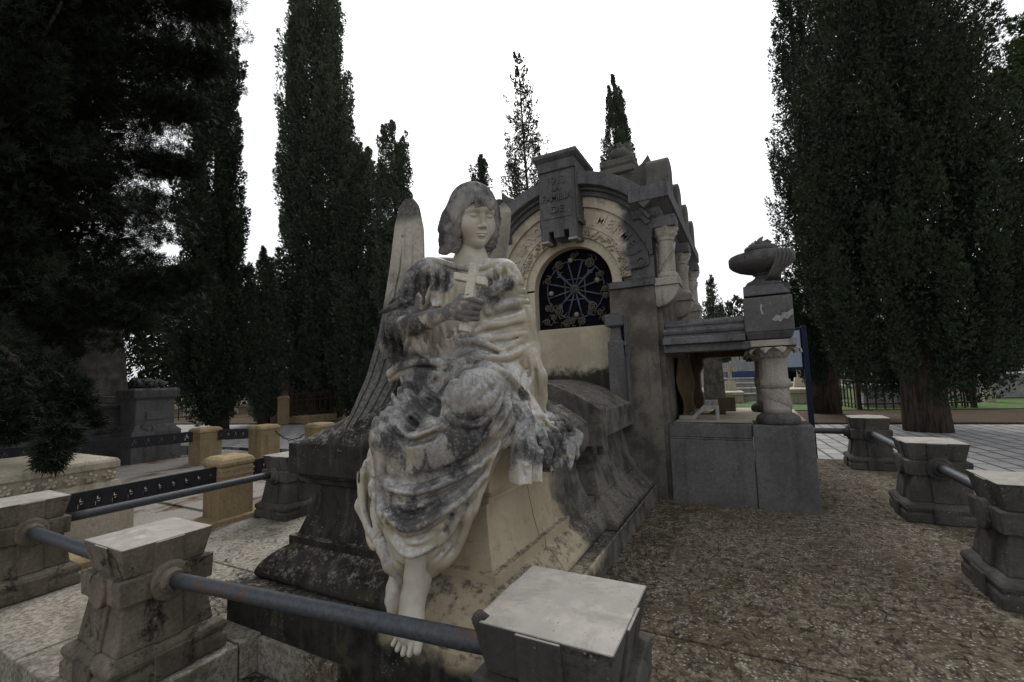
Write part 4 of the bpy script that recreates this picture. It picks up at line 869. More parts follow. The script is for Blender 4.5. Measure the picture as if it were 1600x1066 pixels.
def crown_mesh(seed, prof, n_pl, n_fr, size, plen, prad, tilt=(.08, .35), inner=.35, forks=1, droop=0., zlean=(0, 0), wid=.34, zrange=None, theta=None, jag=.12):
    rng = np.random.default_rng(seed); zs = np.linspace(prof[-1][0], prof[0][0], 200); pr_ = sorted(prof); rs = np.interp(zs, [p[0] for p in pr_], [p[1] for p in pr_])
    wgt = rs+.025*rs.max(); 
    if zrange: wgt = wgt*((zs > zrange[0]) & (zs < zrange[1]))
    cdf = np.cumsum(wgt)/wgt.sum(); z = np.interp(rng.random(n_pl), cdf, zs); r = np.interp(z, zs, rs)
    th = rng.random(n_pl)*2*np.pi if theta is None else theta[0]+rng.random(n_pl)*(theta[1]-theta[0])
    rho = r*(inner+(1-inner)*np.sqrt(rng.random(n_pl)))*(1+rng.normal(size=n_pl)*.03)
    sc_ = np.clip(r/(rs.max()*.6), .16, 1.15)*rng.uniform(.7, 1.25, n_pl); out = np.stack([np.cos(th), np.sin(th), 0*th], 1)
    tl = rng.uniform(*tilt, n_pl)*(1+droop*0); ax = out*np.sin(tl)[:, None]+np.array([0, 0, 1])*np.cos(tl)[:, None]
    if droop: ax = out*np.cos(tl*0+.3)[:, None]+np.array([0, 0, -1])*rng.uniform(-.5, 1, n_pl)[:, None]*droop; ax /= np.linalg.norm(ax, axis=1)[:, None]
    Lp = plen*np.maximum(sc_, .5); Rp = prad*np.maximum(sc_, .2)
    ctr = out*(np.maximum(rho-Rp*.7, 0))[:, None]; ctr[:, 2] = z-Lp*.45
    idx = np.repeat(np.arange(n_pl), n_fr); N = len(idx); t = rng.random(N)**.9; a = rng.random(N)*2*np.pi
    rad = Rp[idx]*np.sqrt(rng.random(N))*np.sin(np.pi*np.clip(t, 0, 1)**.7*.93+.12)*(1+jag*rng.normal(size=N)*.5)
    A = ax[idx]; e1 = np.cross(A, np.array([.3, .5, .81])); e1 /= np.linalg.norm(e1, axis=1)[:, None]; e2 = np.cross(A, e1)
    rv = e1*np.cos(a)[:, None]+e2*np.sin(a)[:, None]; c = ctr[idx]+A*(t*Lp[idx])[:, None]+rv*rad[:, None]
    c[:, 0] += zlean[0]*c[:, 2]; c[:, 1] += zlean[1]*c[:, 2]
    d = A*.95+rv*.6+rng.normal(size=(N, 3))*.3; d /= np.linalg.norm(d, axis=1)[:, None]
    return fronds(c, d, size*rng.uniform(.6, 1.3, N), rng, forks, wid)
def trunk_mb(seed, h, r0, limbs, prof, base_flare=1.25, stems=1, z0=0):
    rr = random.Random(seed); m = MB()
    for s in range(stems):
        a = rr.uniform(0, 6.28); o = .0 if stems == 1 else r0*.5; bx, by = o*math.cos(a+s*2.1), o*math.sin(a+s*2.1); rs = r0 if stems == 1 else r0*.62
        pts = []; rad = []
        for i in range(9):
            t = i/8; z = t*h*.93; pts.append((bx*(1-.2*t)+rr.uniform(-1, 1)*.05*rs*3*t, by*(1-.2*t)+rr.uniform(-1, 1)*.05*rs*3*t, z)); rad.append(rs*(1-t)**.8*(base_flare if i == 0 else 1)+.012)
        m.tube(pts, rad, 12)
    for i in range(limbs):
        z = h*rr.uniform(.05, .75); a = rr.uniform(0, 6.28); R_ = float(np.interp(z, [p[0] for p in sorted(prof)], [p[1] for p in sorted(prof)]))*.75; r1 = r0*(1-z/h)*.25+.012
        m.tube([(0, 0, z), (R_*.45*math.cos(a), R_*.45*math.sin(a), z+R_*.5), (R_*math.cos(a), R_*math.sin(a), z+R_*1.6)], [r1, r1*.7, r1*.25], 6)
    return m
def tree(name, label, base, prof, mat, seed, n_pl, n_fr, size, plen, prad, r0, limbs=18, stems=1, off=(0, 0), group='cypress trees of the cemetery', **kw):
    t = thing(name, label, 'tree', (float(base[0]), float(base[1]), -.17), 0, group); prof = [(z+.17, r) for z, r in prof]
    v, f = crown_mesh(seed, prof, n_pl, n_fr, size, plen, prad, zlean=off, **kw)
    tm = trunk_mb(seed, prof[0][0], r0, limbs, prof, stems=stems); tm.v = [(x+off[0]*z, y+off[1]*z, z) for x, y, z in tm.v]; tm.build('trunk', M['bark'], t, smooth=True)
    link('crown', npmesh('crown', v, f), M[mat], t); return t
tree('cypress', 'huge broad dark cypress with a thick trunk standing on the paving at the right', (3.02, 11.46), [(14.0, .08), (11.13, .62), (8.95, 1.05), (7.5, 1.36), (6.1, 1.62), (4.7, 1.76), (3.4, 1.80), (2.2, 1.72), (1.5, 1.5), (.95, .95)], 'leaf_dark', 10, 760, 420, .085, 1.5, .25, .33, 26, 3, (-.025, -.01), inner=.12, forks=2, wid=.28)
tree('cypress', 'slim tall cypress right behind the urn, partly hidden by the huge cypress', (1.80, 14.8), [(15.2, .1), (11.8, .42), (9.9, .56), (8, .70), (6.1, .76), (4.6, .80), (2.4, .76), (1.0, .5)], 'leaf_dark', 11, 300, 230, .095, 1.3, .19, .28, 14, 2, (.012, 0), inner=.4, forks=2, wid=.28)
tree('cypress', 'brighter green conifer at the right edge behind the huge cypress', (6.75, 13.9), [(9.9, .08), (8.8, .5), (8.1, .85), (7, 1.15), (4.8, 1.25), (2.7, 1.15), (1.2, .8)], 'leaf_green', 12, 260, 260, .11, .9, .26, .2, 14, 1, inner=.3, forks=3, tilt=(.3, .9), wid=.28)
tree('cypress', 'slim dark cypress at the left whose trunk stands beside the pale road', (-13.91, 7.61), [(15.6, .12), (12.2, .40), (10, .50), (8, .60), (6, .70), (5, .76), (3.1, .84), (1.6, .88), (.8, .7), (.45, .3)], 'leaf_dark', 13, 380, 280, .115, 1.5, .2, .30, 14, 2, (-.02, -.01), inner=.4, forks=2, wid=.28)
tree('cypress', 'short rounded cypress between the slim dark cypress and the broad tall one', (-14.64, 9.59), [(5.75, .06), (5.1, .26), (4.4, .42), (3.4, .56), (2.1, .6), (.8, .52), (.2, .3)], 'leaf_mid', 14, 150, 190, .11, .9, .18, .16, 8, inner=.4, forks=2, wid=.28)
tree('cypress', 'broad tall cypress left of the angel, its top cut by the picture edge', (-13.99, 11.47), [(18.4, .12), (16.3, .78), (14.9, .88), (13.6, 1.02), (12.3, 1.12), (11, 1.22), (8.4, 1.26), (6, 1.2), (3.5, 1.2), (1.2, 1.1), (.4, .7)], 'leaf_mid', 15, 600, 330, .125, 1.8, .25, .3, 20, 2, (-.03, 0), inner=.32, forks=2, wid=.28)
tree('cypress', 'loose feathery cypress immediately left of the statue wing', (-12.28, 11.69), [(9.9, .10), (9.1, .36), (7.7, .66), (5.8, .8), (3.4, .9), (1.1, .82), (.2, .4)], 'leaf_mid', 16, 300, 280, .115, 1.5, .2, .13, 12, inner=.3, forks=2, wid=.28)
tree('cypress', 'pale grey-green cypress rising directly behind the statue wing', (-9.3, 10.75), [(9.5, .06), (9.1, .25), (8.1, .43), (7.3, .53), (5, .62), (1, .65), (.3, .4)], 'leaf_mid', 17, 300, 250, .095, 1.1, .16, .14, 10, 1, (-.045, -.02), inner=.3, forks=2, wid=.28)
tree('cypress', 'small cypress tip showing just above the angel head', (-10.2, 17.2), [(11.4, .05), (10.8, .28), (9.7, .42), (5, .6), (.9, .6)], 'leaf_mid', 18, 320, 170, .11, .9, .14, .16, 8, 1, (-.02, 0), inner=.3, forks=2, wid=.3)
tree('cypress', 'thin sparse cypress with a bare pointed tip beside the stone tablet', (-5.25, 11.9), [(11.5, .03), (10.4, .17), (8.7, .36), (7.3, .55), (6, .6), (4, .62), (1.3, .5)], 'leaf_sparse', 19, 420, 85, .075, .6, .12, .06, 70, 1, (-.035, -.01), inner=.15, forks=2, tilt=(.2, .8), wid=.3)
tree('cypress', 'grey-green cypress behind the finial on the mausoleum roof', (-3.5, 15.6), [(11.95, .06), (11.3, .26), (10, .38), (9.1, .50), (8.3, .68), (5.3, .8), (.8, .8)], 'leaf_mid', 20, 620, 200, .085, .85, .12, .18, 10, 1, (-.012, 0), inner=.45, forks=2, wid=.28, tilt=(.02, .16))
tree('cypress', 'distant small cypress above the portico lintel', (-1.62, 29.9), [(6.9, .07), (5.9, .25), (5, .42), (2, .5), (.2, .4)], 'leaf_mid', 21, 90, 120, .16, 1.1, .2, .14, 6, 1, inner=.35)
def bush(x, y, r, h, z, label, mat, seed):
    t = thing('round_tree', label, 'tree', (x, y, -.15), 0, 'round trees far beyond the portico'); prof = [(h+.15, .1*r), (h*.85, .6*r), (h*.6, r), (h*.35, .9*r), (h*.2, .4*r)]
    v, f = crown_mesh(seed, prof, 90, 80, .22, .9, .38, inner=.2, tilt=(.3, 1.1)); link('crown', npmesh('crown', v, f), M[mat], t)
    trunk_mb(seed, h*.8, .12, 6, prof).build('trunk', M['bark'], t, smooth=True)
bush(-.45, 31, 1.1, 5.6, 0, 'round dark tree to the right of the distant small cypress', 'leaf_mid', 31)
bush(-3.0, 31, 1.0, 4.9, 0, 'round pale tree to the left of the distant small cypress', 'leaf_green', 32)
# dark tree belt behind the far graves
for i, (x, y, h_, r_) in enumerate(((-24, 20, 9, 3.6), (-30, 17, 9, 3.6), (-19.5, 21, 8.0, 3.0), (-34, 13, 8.5, 3.2), (-4.5, 34, 3.6, 3.2), (1.5, 36, 3.6, 3.2), (7.5, 34, 3.6, 3.0), (13.5, 32, 6.5, 3.2), (18, 24, 8.5, 3.2), (11, 22, 6.8, 2.3), (-15, 31, 3.6, 3.4), (-10, 34, 3.6, 3.6), (-19.5, 28, 3.8, 3.4))):
    t = thing('broadleaf_tree', ('dark bushy tree in the belt at the far left, behind the slim cypresses', 'dark low tree in the far belt seen through the portico', 'dark bushy tree in the far belt at the right edge')[0 if i < 4 or i > 9 else 1 if i < 7 else 2], 'tree', (x, y, -.15), 0, ('far trees on the left', 'far trees behind the portico', 'far trees on the right')[0 if i < 4 or i > 9 else 1 if i < 7 else 2])
    prof = [(h_, .3*r_), (h_*.85, .7*r_), (h_*.55, r_), (h_*.25, .9*r_), (h_*.05, .6*r_)]
    v, f = crown_mesh(50+i, prof, 150, 110, .34, 1.2, .6, inner=.3, tilt=(.3, 1.2)); link('crown', npmesh('crown', v, f), M['leaf_dark'], t); trunk_mb(50+i, h_*.8, .25, 8, prof).build('trunk', M['bark'], t, smooth=True)
# the near dark conifer with its drooping branches
NX, NY = -9.2, 1.5
prof = [(13, .6), (10, 2.5), (8.6, 2.8), (7.4, 2.8), (6.7, 2.55), (6.1, 2.35), (5.5, 2.25), (5.1, 2.35), (4.2, 2.15), (3.7, 2.25), (3.2, 2.4), (2.6, 2.1), (2.1, 1.0), (1.75, .3)]
t = thing('conifer', 'huge near-black conifer filling the left edge, one branch hanging over the pale sarcophagus', 'tree', (NX, NY, -.15), 0)
trunk_mb(40, 10.5, .3, 40, prof).build('trunk', M['bark'], t, smooth=True)
v1, f1 = crown_mesh(40, prof, 900, 200, .10, .85, .27, inner=.30, forks=5, droop=.55, wid=.11)
v2, f2 = crown_mesh(41, [(p[0], p[1]*.75) for p in prof], 560, 170, .17, 1.3, .48, inner=.0, forks=3, wid=.3)
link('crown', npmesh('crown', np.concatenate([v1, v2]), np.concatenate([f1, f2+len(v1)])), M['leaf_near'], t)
rng = np.random.default_rng(77); VV = []; FF = []; nb = 0; bm_ = MB()
# hanging branches as (photo polyline kept as world points): tip sprays of fine needles
def branch(pts, w0, w1, nf, size):
    global nb
    pts = np.array(pts, float); k = np.linspace(0, len(pts)-1, 40); line = np.stack([np.interp(k, np.arange(len(pts)), pts[:, i]) for i in range(3)], 1); bm_.tube(line[::3], list(np.linspace(.03, .008, len(line[::3]))), 6)
    i = rng.integers(0, 39, nf); tt = rng.random(nf); c = line[i]*(1-tt)[:, None]+line[i+1]*tt[:, None]; wd = w0+(w1-w0)*(i/39)
    o = rng.normal(size=(nf, 3)); o /= np.linalg.norm(o, axis=1)[:, None]; o[:, 2] *= .75; o[:, 2] -= .12; ax = line[np.minimum(i+1, 39)]-line[i]; ax /= np.linalg.norm(ax, axis=1)[:, None]
    c = c+o*(wd*rng.random(nf)**.6)[:, None]; d = o*.8+ax*.5+rng.normal(size=(nf, 3))*.25; d /= np.linalg.norm(d, axis=1)[:, None]
    v, f = fronds(c, d, size*rng.uniform(.6, 1.4, nf), rng, 5, .10); VV.append(v); FF.append(f+nb); nb += len(v)
def WP(u, v_, dist):
    d = CR*(u-800)/F_PX - CU*(v_-533)/F_PX + CF; return CAMP+d*(dist/np.hypot(d[0], d[1]))
branch([(NX, NY, 2.6), WP(-20, 520, 6.5), WP(70, 610, 5.6), WP(95, 670, 5.1), WP(78, 725, 4.85)], .36, .07, 6000, .07)
branch([(NX, NY, 2.4), WP(0, 600, 6.2), WP(20, 650, 5.4), WP(15, 675, 5.2)], .34, .09, 4000, .07)
branch([(NX, NY, 2.5), WP(40, 560, 6.5), WP(95, 600, 5.6), WP(125, 628, 5.3)], .36, .09, 6000, .08)
branch([(NX, NY, 2.4), WP(40, 600, 6.4), WP(90, 640, 5.5), WP(150, 655, 5.2)], .26, .07, 3600, .075)
branch([(NX, NY, 2.9), WP(110, 470, 7.4), WP(225, 500, 7.2)], .46, .16, 6000, .09)
branch([(NX, NY, 1.9), WP(-40, 620, 6.5), WP(10, 660, 5.4)], .42, .15, 4500, .08)
branch([(NX, NY, 3.4), WP(200, 450, 7.6), WP(312, 428, 7.4)], .5, .18, 6000, .09)
branch([(NX, NY, 4.9), WP(220, 250, 7.6), WP(300, 262, 7.4)], .5, .14, 4500, .09)
branch([(NX, NY, 6.2), WP(230, 90, 7.6), WP(340, 95, 7.3)], .62, .2, 6500, .09)
branch([(NX, NY, 6.8), WP(240, -20, 7.7), WP(340, 10, 7.4)], .66, .22, 6500, .09)
branch([(NX, NY, 5.6), WP(210, 160, 7.6), WP(308, 170, 7.4)], .55, .18, 5000, .09)
bm_.v = [(x-NX, y-NY, z+.15) for x, y, z in bm_.v]; VV = [v-np.array([NX, NY, -.15]) for v in VV]
bm_.build('branches', M['bark'], t, smooth=True)
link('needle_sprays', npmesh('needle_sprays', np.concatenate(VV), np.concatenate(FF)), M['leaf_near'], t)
# ---------------------------------------------------------------- the seated angel, carved as a solid: a distance field turned into a surface
class Field:
    def __init__(s, lo, hi, h):
        s.lo = np.array(lo, float); s.h = h; s.n = (np.ceil((np.array(hi)-s.lo)/h)+1).astype(int); s.a = np.full(s.n, .3, np.float32)
    def sub(s, lo, hi):
        i0 = np.clip(np.floor((np.array(lo)-s.lo)/s.h).astype(int), 0, s.n); i1 = np.clip(np.ceil((np.array(hi)-s.lo)/s.h).astype(int)+1, 0, s.n)
        sl = tuple(slice(a, b) for a, b in zip(i0, i1)); g = [(s.lo[k]+np.arange(i0[k], i1[k])*s.h).astype(np.float32) for k in range(3)]
        return sl, g[0][:, None, None], g[1][None, :, None], g[2][None, None, :]
    def put(s, fn, lo, hi, k, cut=False):
        mg = k+3*s.h; sl, X, Y, Z = s.sub(np.array(lo)-mg, np.array(hi)+mg); a = s.a[sl]
        if a.size == 0: return
        d = fn(X, Y, Z)
        if cut:
            d = -d; t = np.clip(.5-.5*(d-a)/k, 0, 1); s.a[sl] = d*(1-t)+a*t+k*t*(1-t)
        else:
            t = np.clip(.5+.5*(a-d)/k, 0, 1); s.a[sl] = a*(1-t)+d*t-k*t*(1-t)
    def cap(s, p, q, r, r2=None, k=.02, cut=False):
        p, q = np.array(p, float), np.array(q, float); r2 = r if r2 is None else r2; b = q-p; L2 = max(float(b@b), 1e-9)
        def fn(X, Y, Z):
            t = np.clip(((X-p[0])*b[0]+(Y-p[1])*b[1]+(Z-p[2])*b[2])/L2, 0, 1)
            return np.sqrt((X-p[0]-t*b[0])**2+(Y-p[1]-t*b[1])**2+(Z-p[2]-t*b[2])**2)-(r+(r2-r)*t)
        rm = max(r, r2); s.put(fn, np.minimum(p, q)-rm, np.maximum(p, q)+rm, k, cut)
    def line(s, pts, rs, k=.015, cut=False):
        rs = rs if hasattr(rs, '__len__') else [rs]*len(pts)
        for i in range(len(pts)-1): s.cap(pts[i], pts[i+1], rs[i], rs[i+1], k, cut)
    def ell(s, c, rad, ax=None, k=.02, cut=False):
        c = np.array(c, float); rad = np.array(rad, float); ax = np.eye(3) if ax is None else np.array(ax)
        def fn(X, Y, Z):
            u = [((X-c[0])*a[0]+(Y-c[1])*a[1]+(Z-c[2])*a[2]) for a in ax]
            k0 = np.sqrt(sum((u[i]/rad[i])**2 for i in range(3))); k1 = np.sqrt(sum((u[i]/rad[i]**2)**2 for i in range(3)))+1e-9
            return (k0*(k0-1)/k1).astype(np.float32)
        e = np.sqrt(sum((np.array(ax[i])*rad[i])**2 for i in range(3))); s.put(fn, c-e, c+e, k, cut)
    def at(s, p):
        i = np.clip(((p-s.lo)/s.h), 0, s.n-1.001); j = i.astype(int); f = i-j; v = 0
        for dx in (0, 1):
            for dy in (0, 1):
                for dz in (0, 1):
                    v = v+s.a[j[..., 0]+dx, j[..., 1]+dy, j[..., 2]+dz]*(f[..., 0] if dx else 1-f[..., 0])*(f[..., 1] if dy else 1-f[..., 1])*(f[..., 2] if dz else 1-f[..., 2])
        return v
    def hit(s, uv):
        """surface points met by the lines of sight through photo positions; misses take a neighbour's distance"""
        uv = np.array(uv, float); d = CR*(uv[:, :1]-800)/F_PX-CU*(uv[:, 1:]-533)/F_PX+CF; ts = np.arange(1.2, 3.2, .006)
        p = CAMP+d[:, None, :]*ts[None, :, None]; inside = np.all((p > s.lo) & (p < s.lo+(s.n-1)*s.h), -1); v = np.where(inside, s.at(p), .3)
        k = np.argmax(v < 0, 1); ok = v.min(1) < 0; t = ts[k]
        alt = ts[np.argmin(v, 1)]; t = np.where(ok, t, alt); return CAMP+d*t[:, None], d/np.linalg.norm(d, axis=1)[:, None]
    def fold(s, pts, r, k=.012, cut=False, lift=0., taper=True, n=None, roll=False):
        """a ridge (or groove) laid on the surface along a path; pts photo positions, r radius in metres"""
        pts = np.array(pts, float); m = len(pts); seg = np.r_[0, np.cumsum(np.hypot(*np.diff(pts, axis=0).T))]; n = n or max(4, int(seg[-1]/7)); q = np.linspace(0, seg[-1], n)
        # smooth path through the points (Catmull-Rom by cubic blending of the linear path)
        uv = np.stack([np.interp(q, seg, pts[:, i]) for i in (0, 1)], 1)
        for _ in range(2): uv[1:-1] = .5*uv[1:-1]+.25*(uv[:-2]+uv[2:])
        P3, d = s.hit(uv); t_ = np.sum((P3-CAMP)*CF, 1)
        for _ in range(3): t_[1:-1] = .4*t_[1:-1]+.3*(t_[:-2]+t_[2:])
        base = CR*(uv[:, :1]-800)/F_PX-CU*(uv[:, 1:]-533)/F_PX+CF; P3 = CAMP+base*t_[:, None]
        tt = np.linspace(0, 1, n); e = np.clip(np.minimum(tt, 1-tt)*3.2, 0, 1) if taper else np.ones(n); e = (e*e*(3-2*e))[:, None]
        if roll: return s.line(list(P3-d*(r*(.45*e-.9*(1-e)))), r, .007)
        mg = 4.2*r+2*s.h; sl, X, Y, Z = s.sub(P3.min(0)-mg, P3.max(0)+mg); best = np.full(s.a[sl].shape, 1e3, np.float32); amp = np.zeros_like(best)
        for i in range(n-1):
            p, bb = P3[i], P3[i+1]-P3[i]; l2 = max(float(bb@bb), 1e-9); t = np.clip(((X-p[0])*bb[0]+(Y-p[1])*bb[1]+(Z-p[2])*bb[2])/l2, 0, 1)
            q = np.sqrt((X-p[0]-t*bb[0])**2+(Y-p[1]-t*bb[1])**2+(Z-p[2]-t*bb[2])**2); m_ = q < best; best = np.where(m_, q, best); amp = np.where(m_, e[i, 0]+(e[i+1, 0]-e[i, 0])*t, amp)
        x = best/r
        f = -2.1*np.exp(-(x*.95)**1.5) if cut else 2.5*np.exp(-(x*1.08)**1.05)-1.15*np.exp(-((x-2.25)*1.25)**2)
        s.a[sl] -= (f*r*amp*np.clip((4.2-x)*2, 0, 1)).astype(np.float32)
    def mesh(s, name, smooth=2):
        a = s.a; n = a.shape; sg = a < 0
        c = np.zeros(tuple(x-1 for x in n), np.uint8)
        for dx in (0, 1):
            for dy in (0, 1):
                for dz in (0, 1): c += sg[dx:n[0]-1+dx, dy:n[1]-1+dy, dz:n[2]-1+dz]
        act = (c > 0) & (c < 8); ijk = np.argwhere(act); idx = np.full(act.shape, -1, np.int64); idx[act] = np.arange(len(ijk))
        acc = np.zeros((len(ijk), 3)); cnt = np.zeros(len(ijk)); E_ = []
        for ax in range(3):
            o = [(0, 0), (0, 1), (1, 0), (1, 1)]; b1, b2 = [q for q in range(3) if q != ax]
            for u, v in o:
                s0 = np.zeros(3, int); s0[b1] = u; s0[b2] = v; s1 = s0.copy(); s1[ax] = 1
                i0 = ijk+s0; i1 = ijk+s1; f0 = a[i0[:, 0], i0[:, 1], i0[:, 2]]; f1 = a[i1[:, 0], i1[:, 1], i1[:, 2]]; x = (f0 < 0) != (f1 < 0)
                t = np.where(x, f0/(f0-f1+1e-12), 0); p = s0+t[:, None]*(s1-s0); acc[x] += p[x]; cnt[x] += 1
        V = s.lo+(ijk+acc/cnt[:, None])*s.h; Q = []
        for ax in range(3):
            b1, b2 = [(1, 2), (2, 0), (0, 1)][ax]; sA = np.moveaxis(sg, ax, 0)
            e = np.moveaxis(sA[:-1] != sA[1:], 0, ax); pos = np.argwhere(e); ok = (pos[:, b1] > 0) & (pos[:, b2] > 0) & (pos[:, b1] < n[b1]-1) & (pos[:, b2] < n[b2]-1); pos = pos[ok]
            def cell(u, v):
                q = pos.copy(); q[:, b1] -= u; q[:, b2] -= v; return idx[q[:, 0], q[:, 1], q[:, 2]]
            q = np.stack([cell(1, 1), cell(0, 1), cell(0, 0), cell(1, 0)], 1); fl = ~sg[pos[:, 0], pos[:, 1], pos[:, 2]]; q[fl] = q[fl][:, ::-1]; Q.append(q)
        Q = np.concatenate(Q)
        for _ in range(smooth):
            S = np.zeros_like(V); K = np.zeros(len(V))
            for i in range(4):
                np.add.at(S, Q[:, i], V[Q[:, (i+1) % 4]]+V[Q[:, (i+3) % 4]]); np.add.at(K, Q[:, i], 2)
            V = .5*V+.5*S/K[:, None]
        return npmesh(name, V, Q)
    def crop(s):
        w_ = np.argwhere(s.a < .02); lo = np.maximum(w_.min(0)-2, 0); hi = np.minimum(w_.max(0)+3, s.n); s.a = s.a[lo[0]:hi[0], lo[1]:hi[1], lo[2]:hi[2]]; s.lo = s.lo+lo*s.h; s.n = np.array(s.a.shape); return s
H_ = float(globals().get('STATUE_VOXEL', .0046))
ang = thing('angel_statue', 'seated marble angel in draped robe holding a cross, dark stained lap and forearm', 'statue', (0, 0, 0))
LO, HI = (-2.0, 1.2, .05), (-.72, 2.75, 1.95)
rb = Field(LO, HI, H_)
# --- masses of the clothed body
rb.cap(P(672, 428, 1.93), P(786, 430, 2.08), .092, .088, .05)
rb.cap(P(728, 462, 2.02), P(738, 545, 2.04), .165, .150, .06)
rb.cap(P(692, 455, 1.96), P(690, 560, 1.98), .10, .11, .06)
rb.cap(P(775, 455, 2.09), P(797, 560, 2.12), .105, .115, .06)
rb.cap(P(738, 555, 1.98), P(728, 585, 1.96), .14, .15, .06)
rb.cap(P(672, 606, 1.96), P(798, 610, 2.06), .135, .13, .07)
rb.cap(P(668, 612, 1.92), P(620, 678, 1.50), .135, .105, .06)
rb.cap(P(775, 612, 1.98), P(740, 622, 1.56), .140, .118, .06)
rb.cap(P(722, 612, 1.88), P(682, 690, 1.50), .11, .10, .07)
rb.cap(P(620, 690, 1.50), P(622, 800, 1.44), .105, .080, .05)
rb.cap(P(622, 800, 1.44), P(634, 862, 1.43), .080, .05, .04)
rb.cap(P(738, 640, 1.55), P(676, 800, 1.46), .115, .085, .06)
rb.cap(P(676, 800, 1.46), P(662, 850, 1.45), .085, .055, .04)
rb.cap(P(680, 700, 1.50), P(650, 830, 1.44), .10, .075, .06)
rb.cap(P(782, 655, 1.66), P(718, 790, 1.55), .065, .07, .05)
rb.cap(P(718, 790, 1.55), P(690, 870, 1.50), .07, .05, .04)
rb.cap(P(700, 820, 1.53), P(672, 885, 1.50), .06, .045, .04)
# shoulders, sleeves
rb.cap(P(655, 440, 1.90), P(634, 478, 1.84), .085, .07, .04)
rb.cap(P(634, 478, 1.84), P(622, 512, 1.80), .07, .068, .03)
rb.line([P(636, 468, 1.84), P(615, 480, 1.82), P(594, 489, 1.81)], [.05, .03, .006], .02)
rb.line([P(648, 520, 1.82), P(652, 560, 1.87)], [.045, .05], .02); rb.line([P(622, 555, 1.88), P(650, 575, 1.91)], [.05, .05], .02)
rb.line([P(612, 512, 1.81), P(612, 540, 1.84), P(624, 562, 1.88)], [.055, .058, .045], .03)
rb.line([P(640, 515, 1.78), P(660, 545, 1.80), P(670, 562, 1.82)], [.05, .03, .010], .02)
rb.line([P(634, 515, 1.79), P(645, 540, 1.81), P(640, 560, 1.84)], [.05, .045, .025], .02)
rb.line([P(622, 512, 1.79), P(662, 504, 1.73), P(672, 500, 1.72)], [.06, .05, .042], .02)
rb.cap(P(797, 446, 2.10), P(815, 500, 2.13), .075, .068, .04)
rb.cap(P(815, 500, 2.13), P(828, 552, 2.15), .068, .062, .03)
rb.line([P(826, 556, 2.12), P(838, 590, 2.13), P(843, 626, 2.15)], [.055, .055, .045], .02)
rb.line([P(812, 600, 2.06), P(822, 612, 2.07), P(838, 632, 2.13)], [.035, .035, .02], .02)
# hanging cloth left of the legs
rb.line([P(604, 655, 1.68), P(574, 740, 1.57), P(566, 790, 1.55), P(582, 850, 1.52)], [.030, .032, .030, .02], .02)
rb.line([P(606, 670, 1.64), P(586, 760, 1.56), P(592, 850, 1.51), P(612, 868, 1.49)], [.03, .03, .028, .02], .02)
rb.line([P(598, 850, 1.50), P(612, 882, 1.49), P(628, 906, 1.485)], [.034, .034, .016], .02); rb.line([P(620, 850, 1.48), P(630, 880, 1.47), P(634, 898, 1.47)], [.04, .034, .016], .02)
# mantle falling over the corner of the tomb on the right
for pts, r in (([(795, 600, 1.92), (806, 650, 1.74), (815, 705, 1.66), (820, 785, 1.60)], (.045, .036, .036, .036)),
               ([(808, 605, 1.96), (825, 660, 1.80), (834, 710, 1.70), (842, 785, 1.64)], (.04, .034, .032, .032)),
               ([(816, 612, 2.0), (838, 655, 1.92), (850, 700, 1.84), (854, 760, 1.80)], (.035, .034, .032, .030)),
               ([(826, 625, 2.05), (852, 660, 2.0), (868, 690, 1.95), (870, 745, 1.90)], (.03, .03, .03, .024)),
               ([(845, 640, 2.14), (872, 668, 2.16), (892, 690, 2.18), (888, 728, 2.1)], (.025, .028, .03, .016)),
               ([(855, 645, 2.2), (885, 664, 2.26), (903, 682, 2.30), (900, 712, 2.2)], (.02, .022, .026, .016))):
    rb.line([P(*p) for p in pts], r, .022)
rb.line([P(806, 640, 1.80), P(806, 700, 1.68), P(808, 785, 1.61)], [.03, .034, .036], .02)
# cloth puddle right
rb.line([P(838, 665, 1.95), P(862, 690, 1.95), P(880, 712, 1.98)], [.03, .04, .03], .03)
# --- folds
F_ = rb.fold
# neckline and chest
F_([(668, 400), (700, 413), (735, 420), (765, 414), (786, 402)], .012, .010)
F_([(668, 405), (700, 420), (735, 427), (768, 420)], .006, .008, True)
for pts, r in (([(660, 416), (664, 436), (662, 470), (652, 505)], .014), ([(674, 414), (678, 440), (676, 480), (668, 515)], .016), ([(688, 408), (692, 440), (686, 475), (676, 500)], .013), ([(646, 426), (640, 446), (644, 470)], .012), ([(778, 418), (784, 430), (782, 446)], .011), ([(792, 418), (797, 428), (798, 440)], .011), ([(764, 420), (768, 436), (778, 448)], .010), ([(800, 428), (806, 440)], .010)): F_(pts, r, .014)
for pts in ([(668, 416), (670, 450), (664, 500)], [(682, 408), (685, 450), (680, 500)], [(654, 424), (652, 455), (645, 495)], [(698, 418), (700, 450), (692, 480)], [(772, 416), (776, 440)], [(786, 412), (791, 440)]): F_(pts, .008, .012, True)
# sash across the breast and the cords of cloth round the ribs
F_([(812, 432), (790, 446), (765, 460), (748, 474)], .024, .012); F_([(812, 452), (788, 468), (768, 484)], .014, .010); F_([(800, 440), (775, 455), (752, 468)], .006, .008, True)
F_([(756, 470), (762, 488), (768, 496)], .012, .010)
F_([(820, 472), (795, 476), (772, 482)], .016, .010); F_([(824, 494), (800, 500), (775, 508), (752, 514)], .022, .010); F_([(826, 512), (800, 518), (770, 526), (740, 534)], .015, .010); F_([(828, 522), (800, 526), (775, 530)], .010, .010)
F_([(818, 484), (790, 490), (768, 496)], .008, .010, True); F_([(826, 504), (795, 511), (765, 519)], .007, .010, True); F_([(828, 532), (800, 538), (778, 538), (770, 530)], .010, .012, True)
F_([(752, 514), (735, 522), (705, 530), (690, 540)], .012, .010)
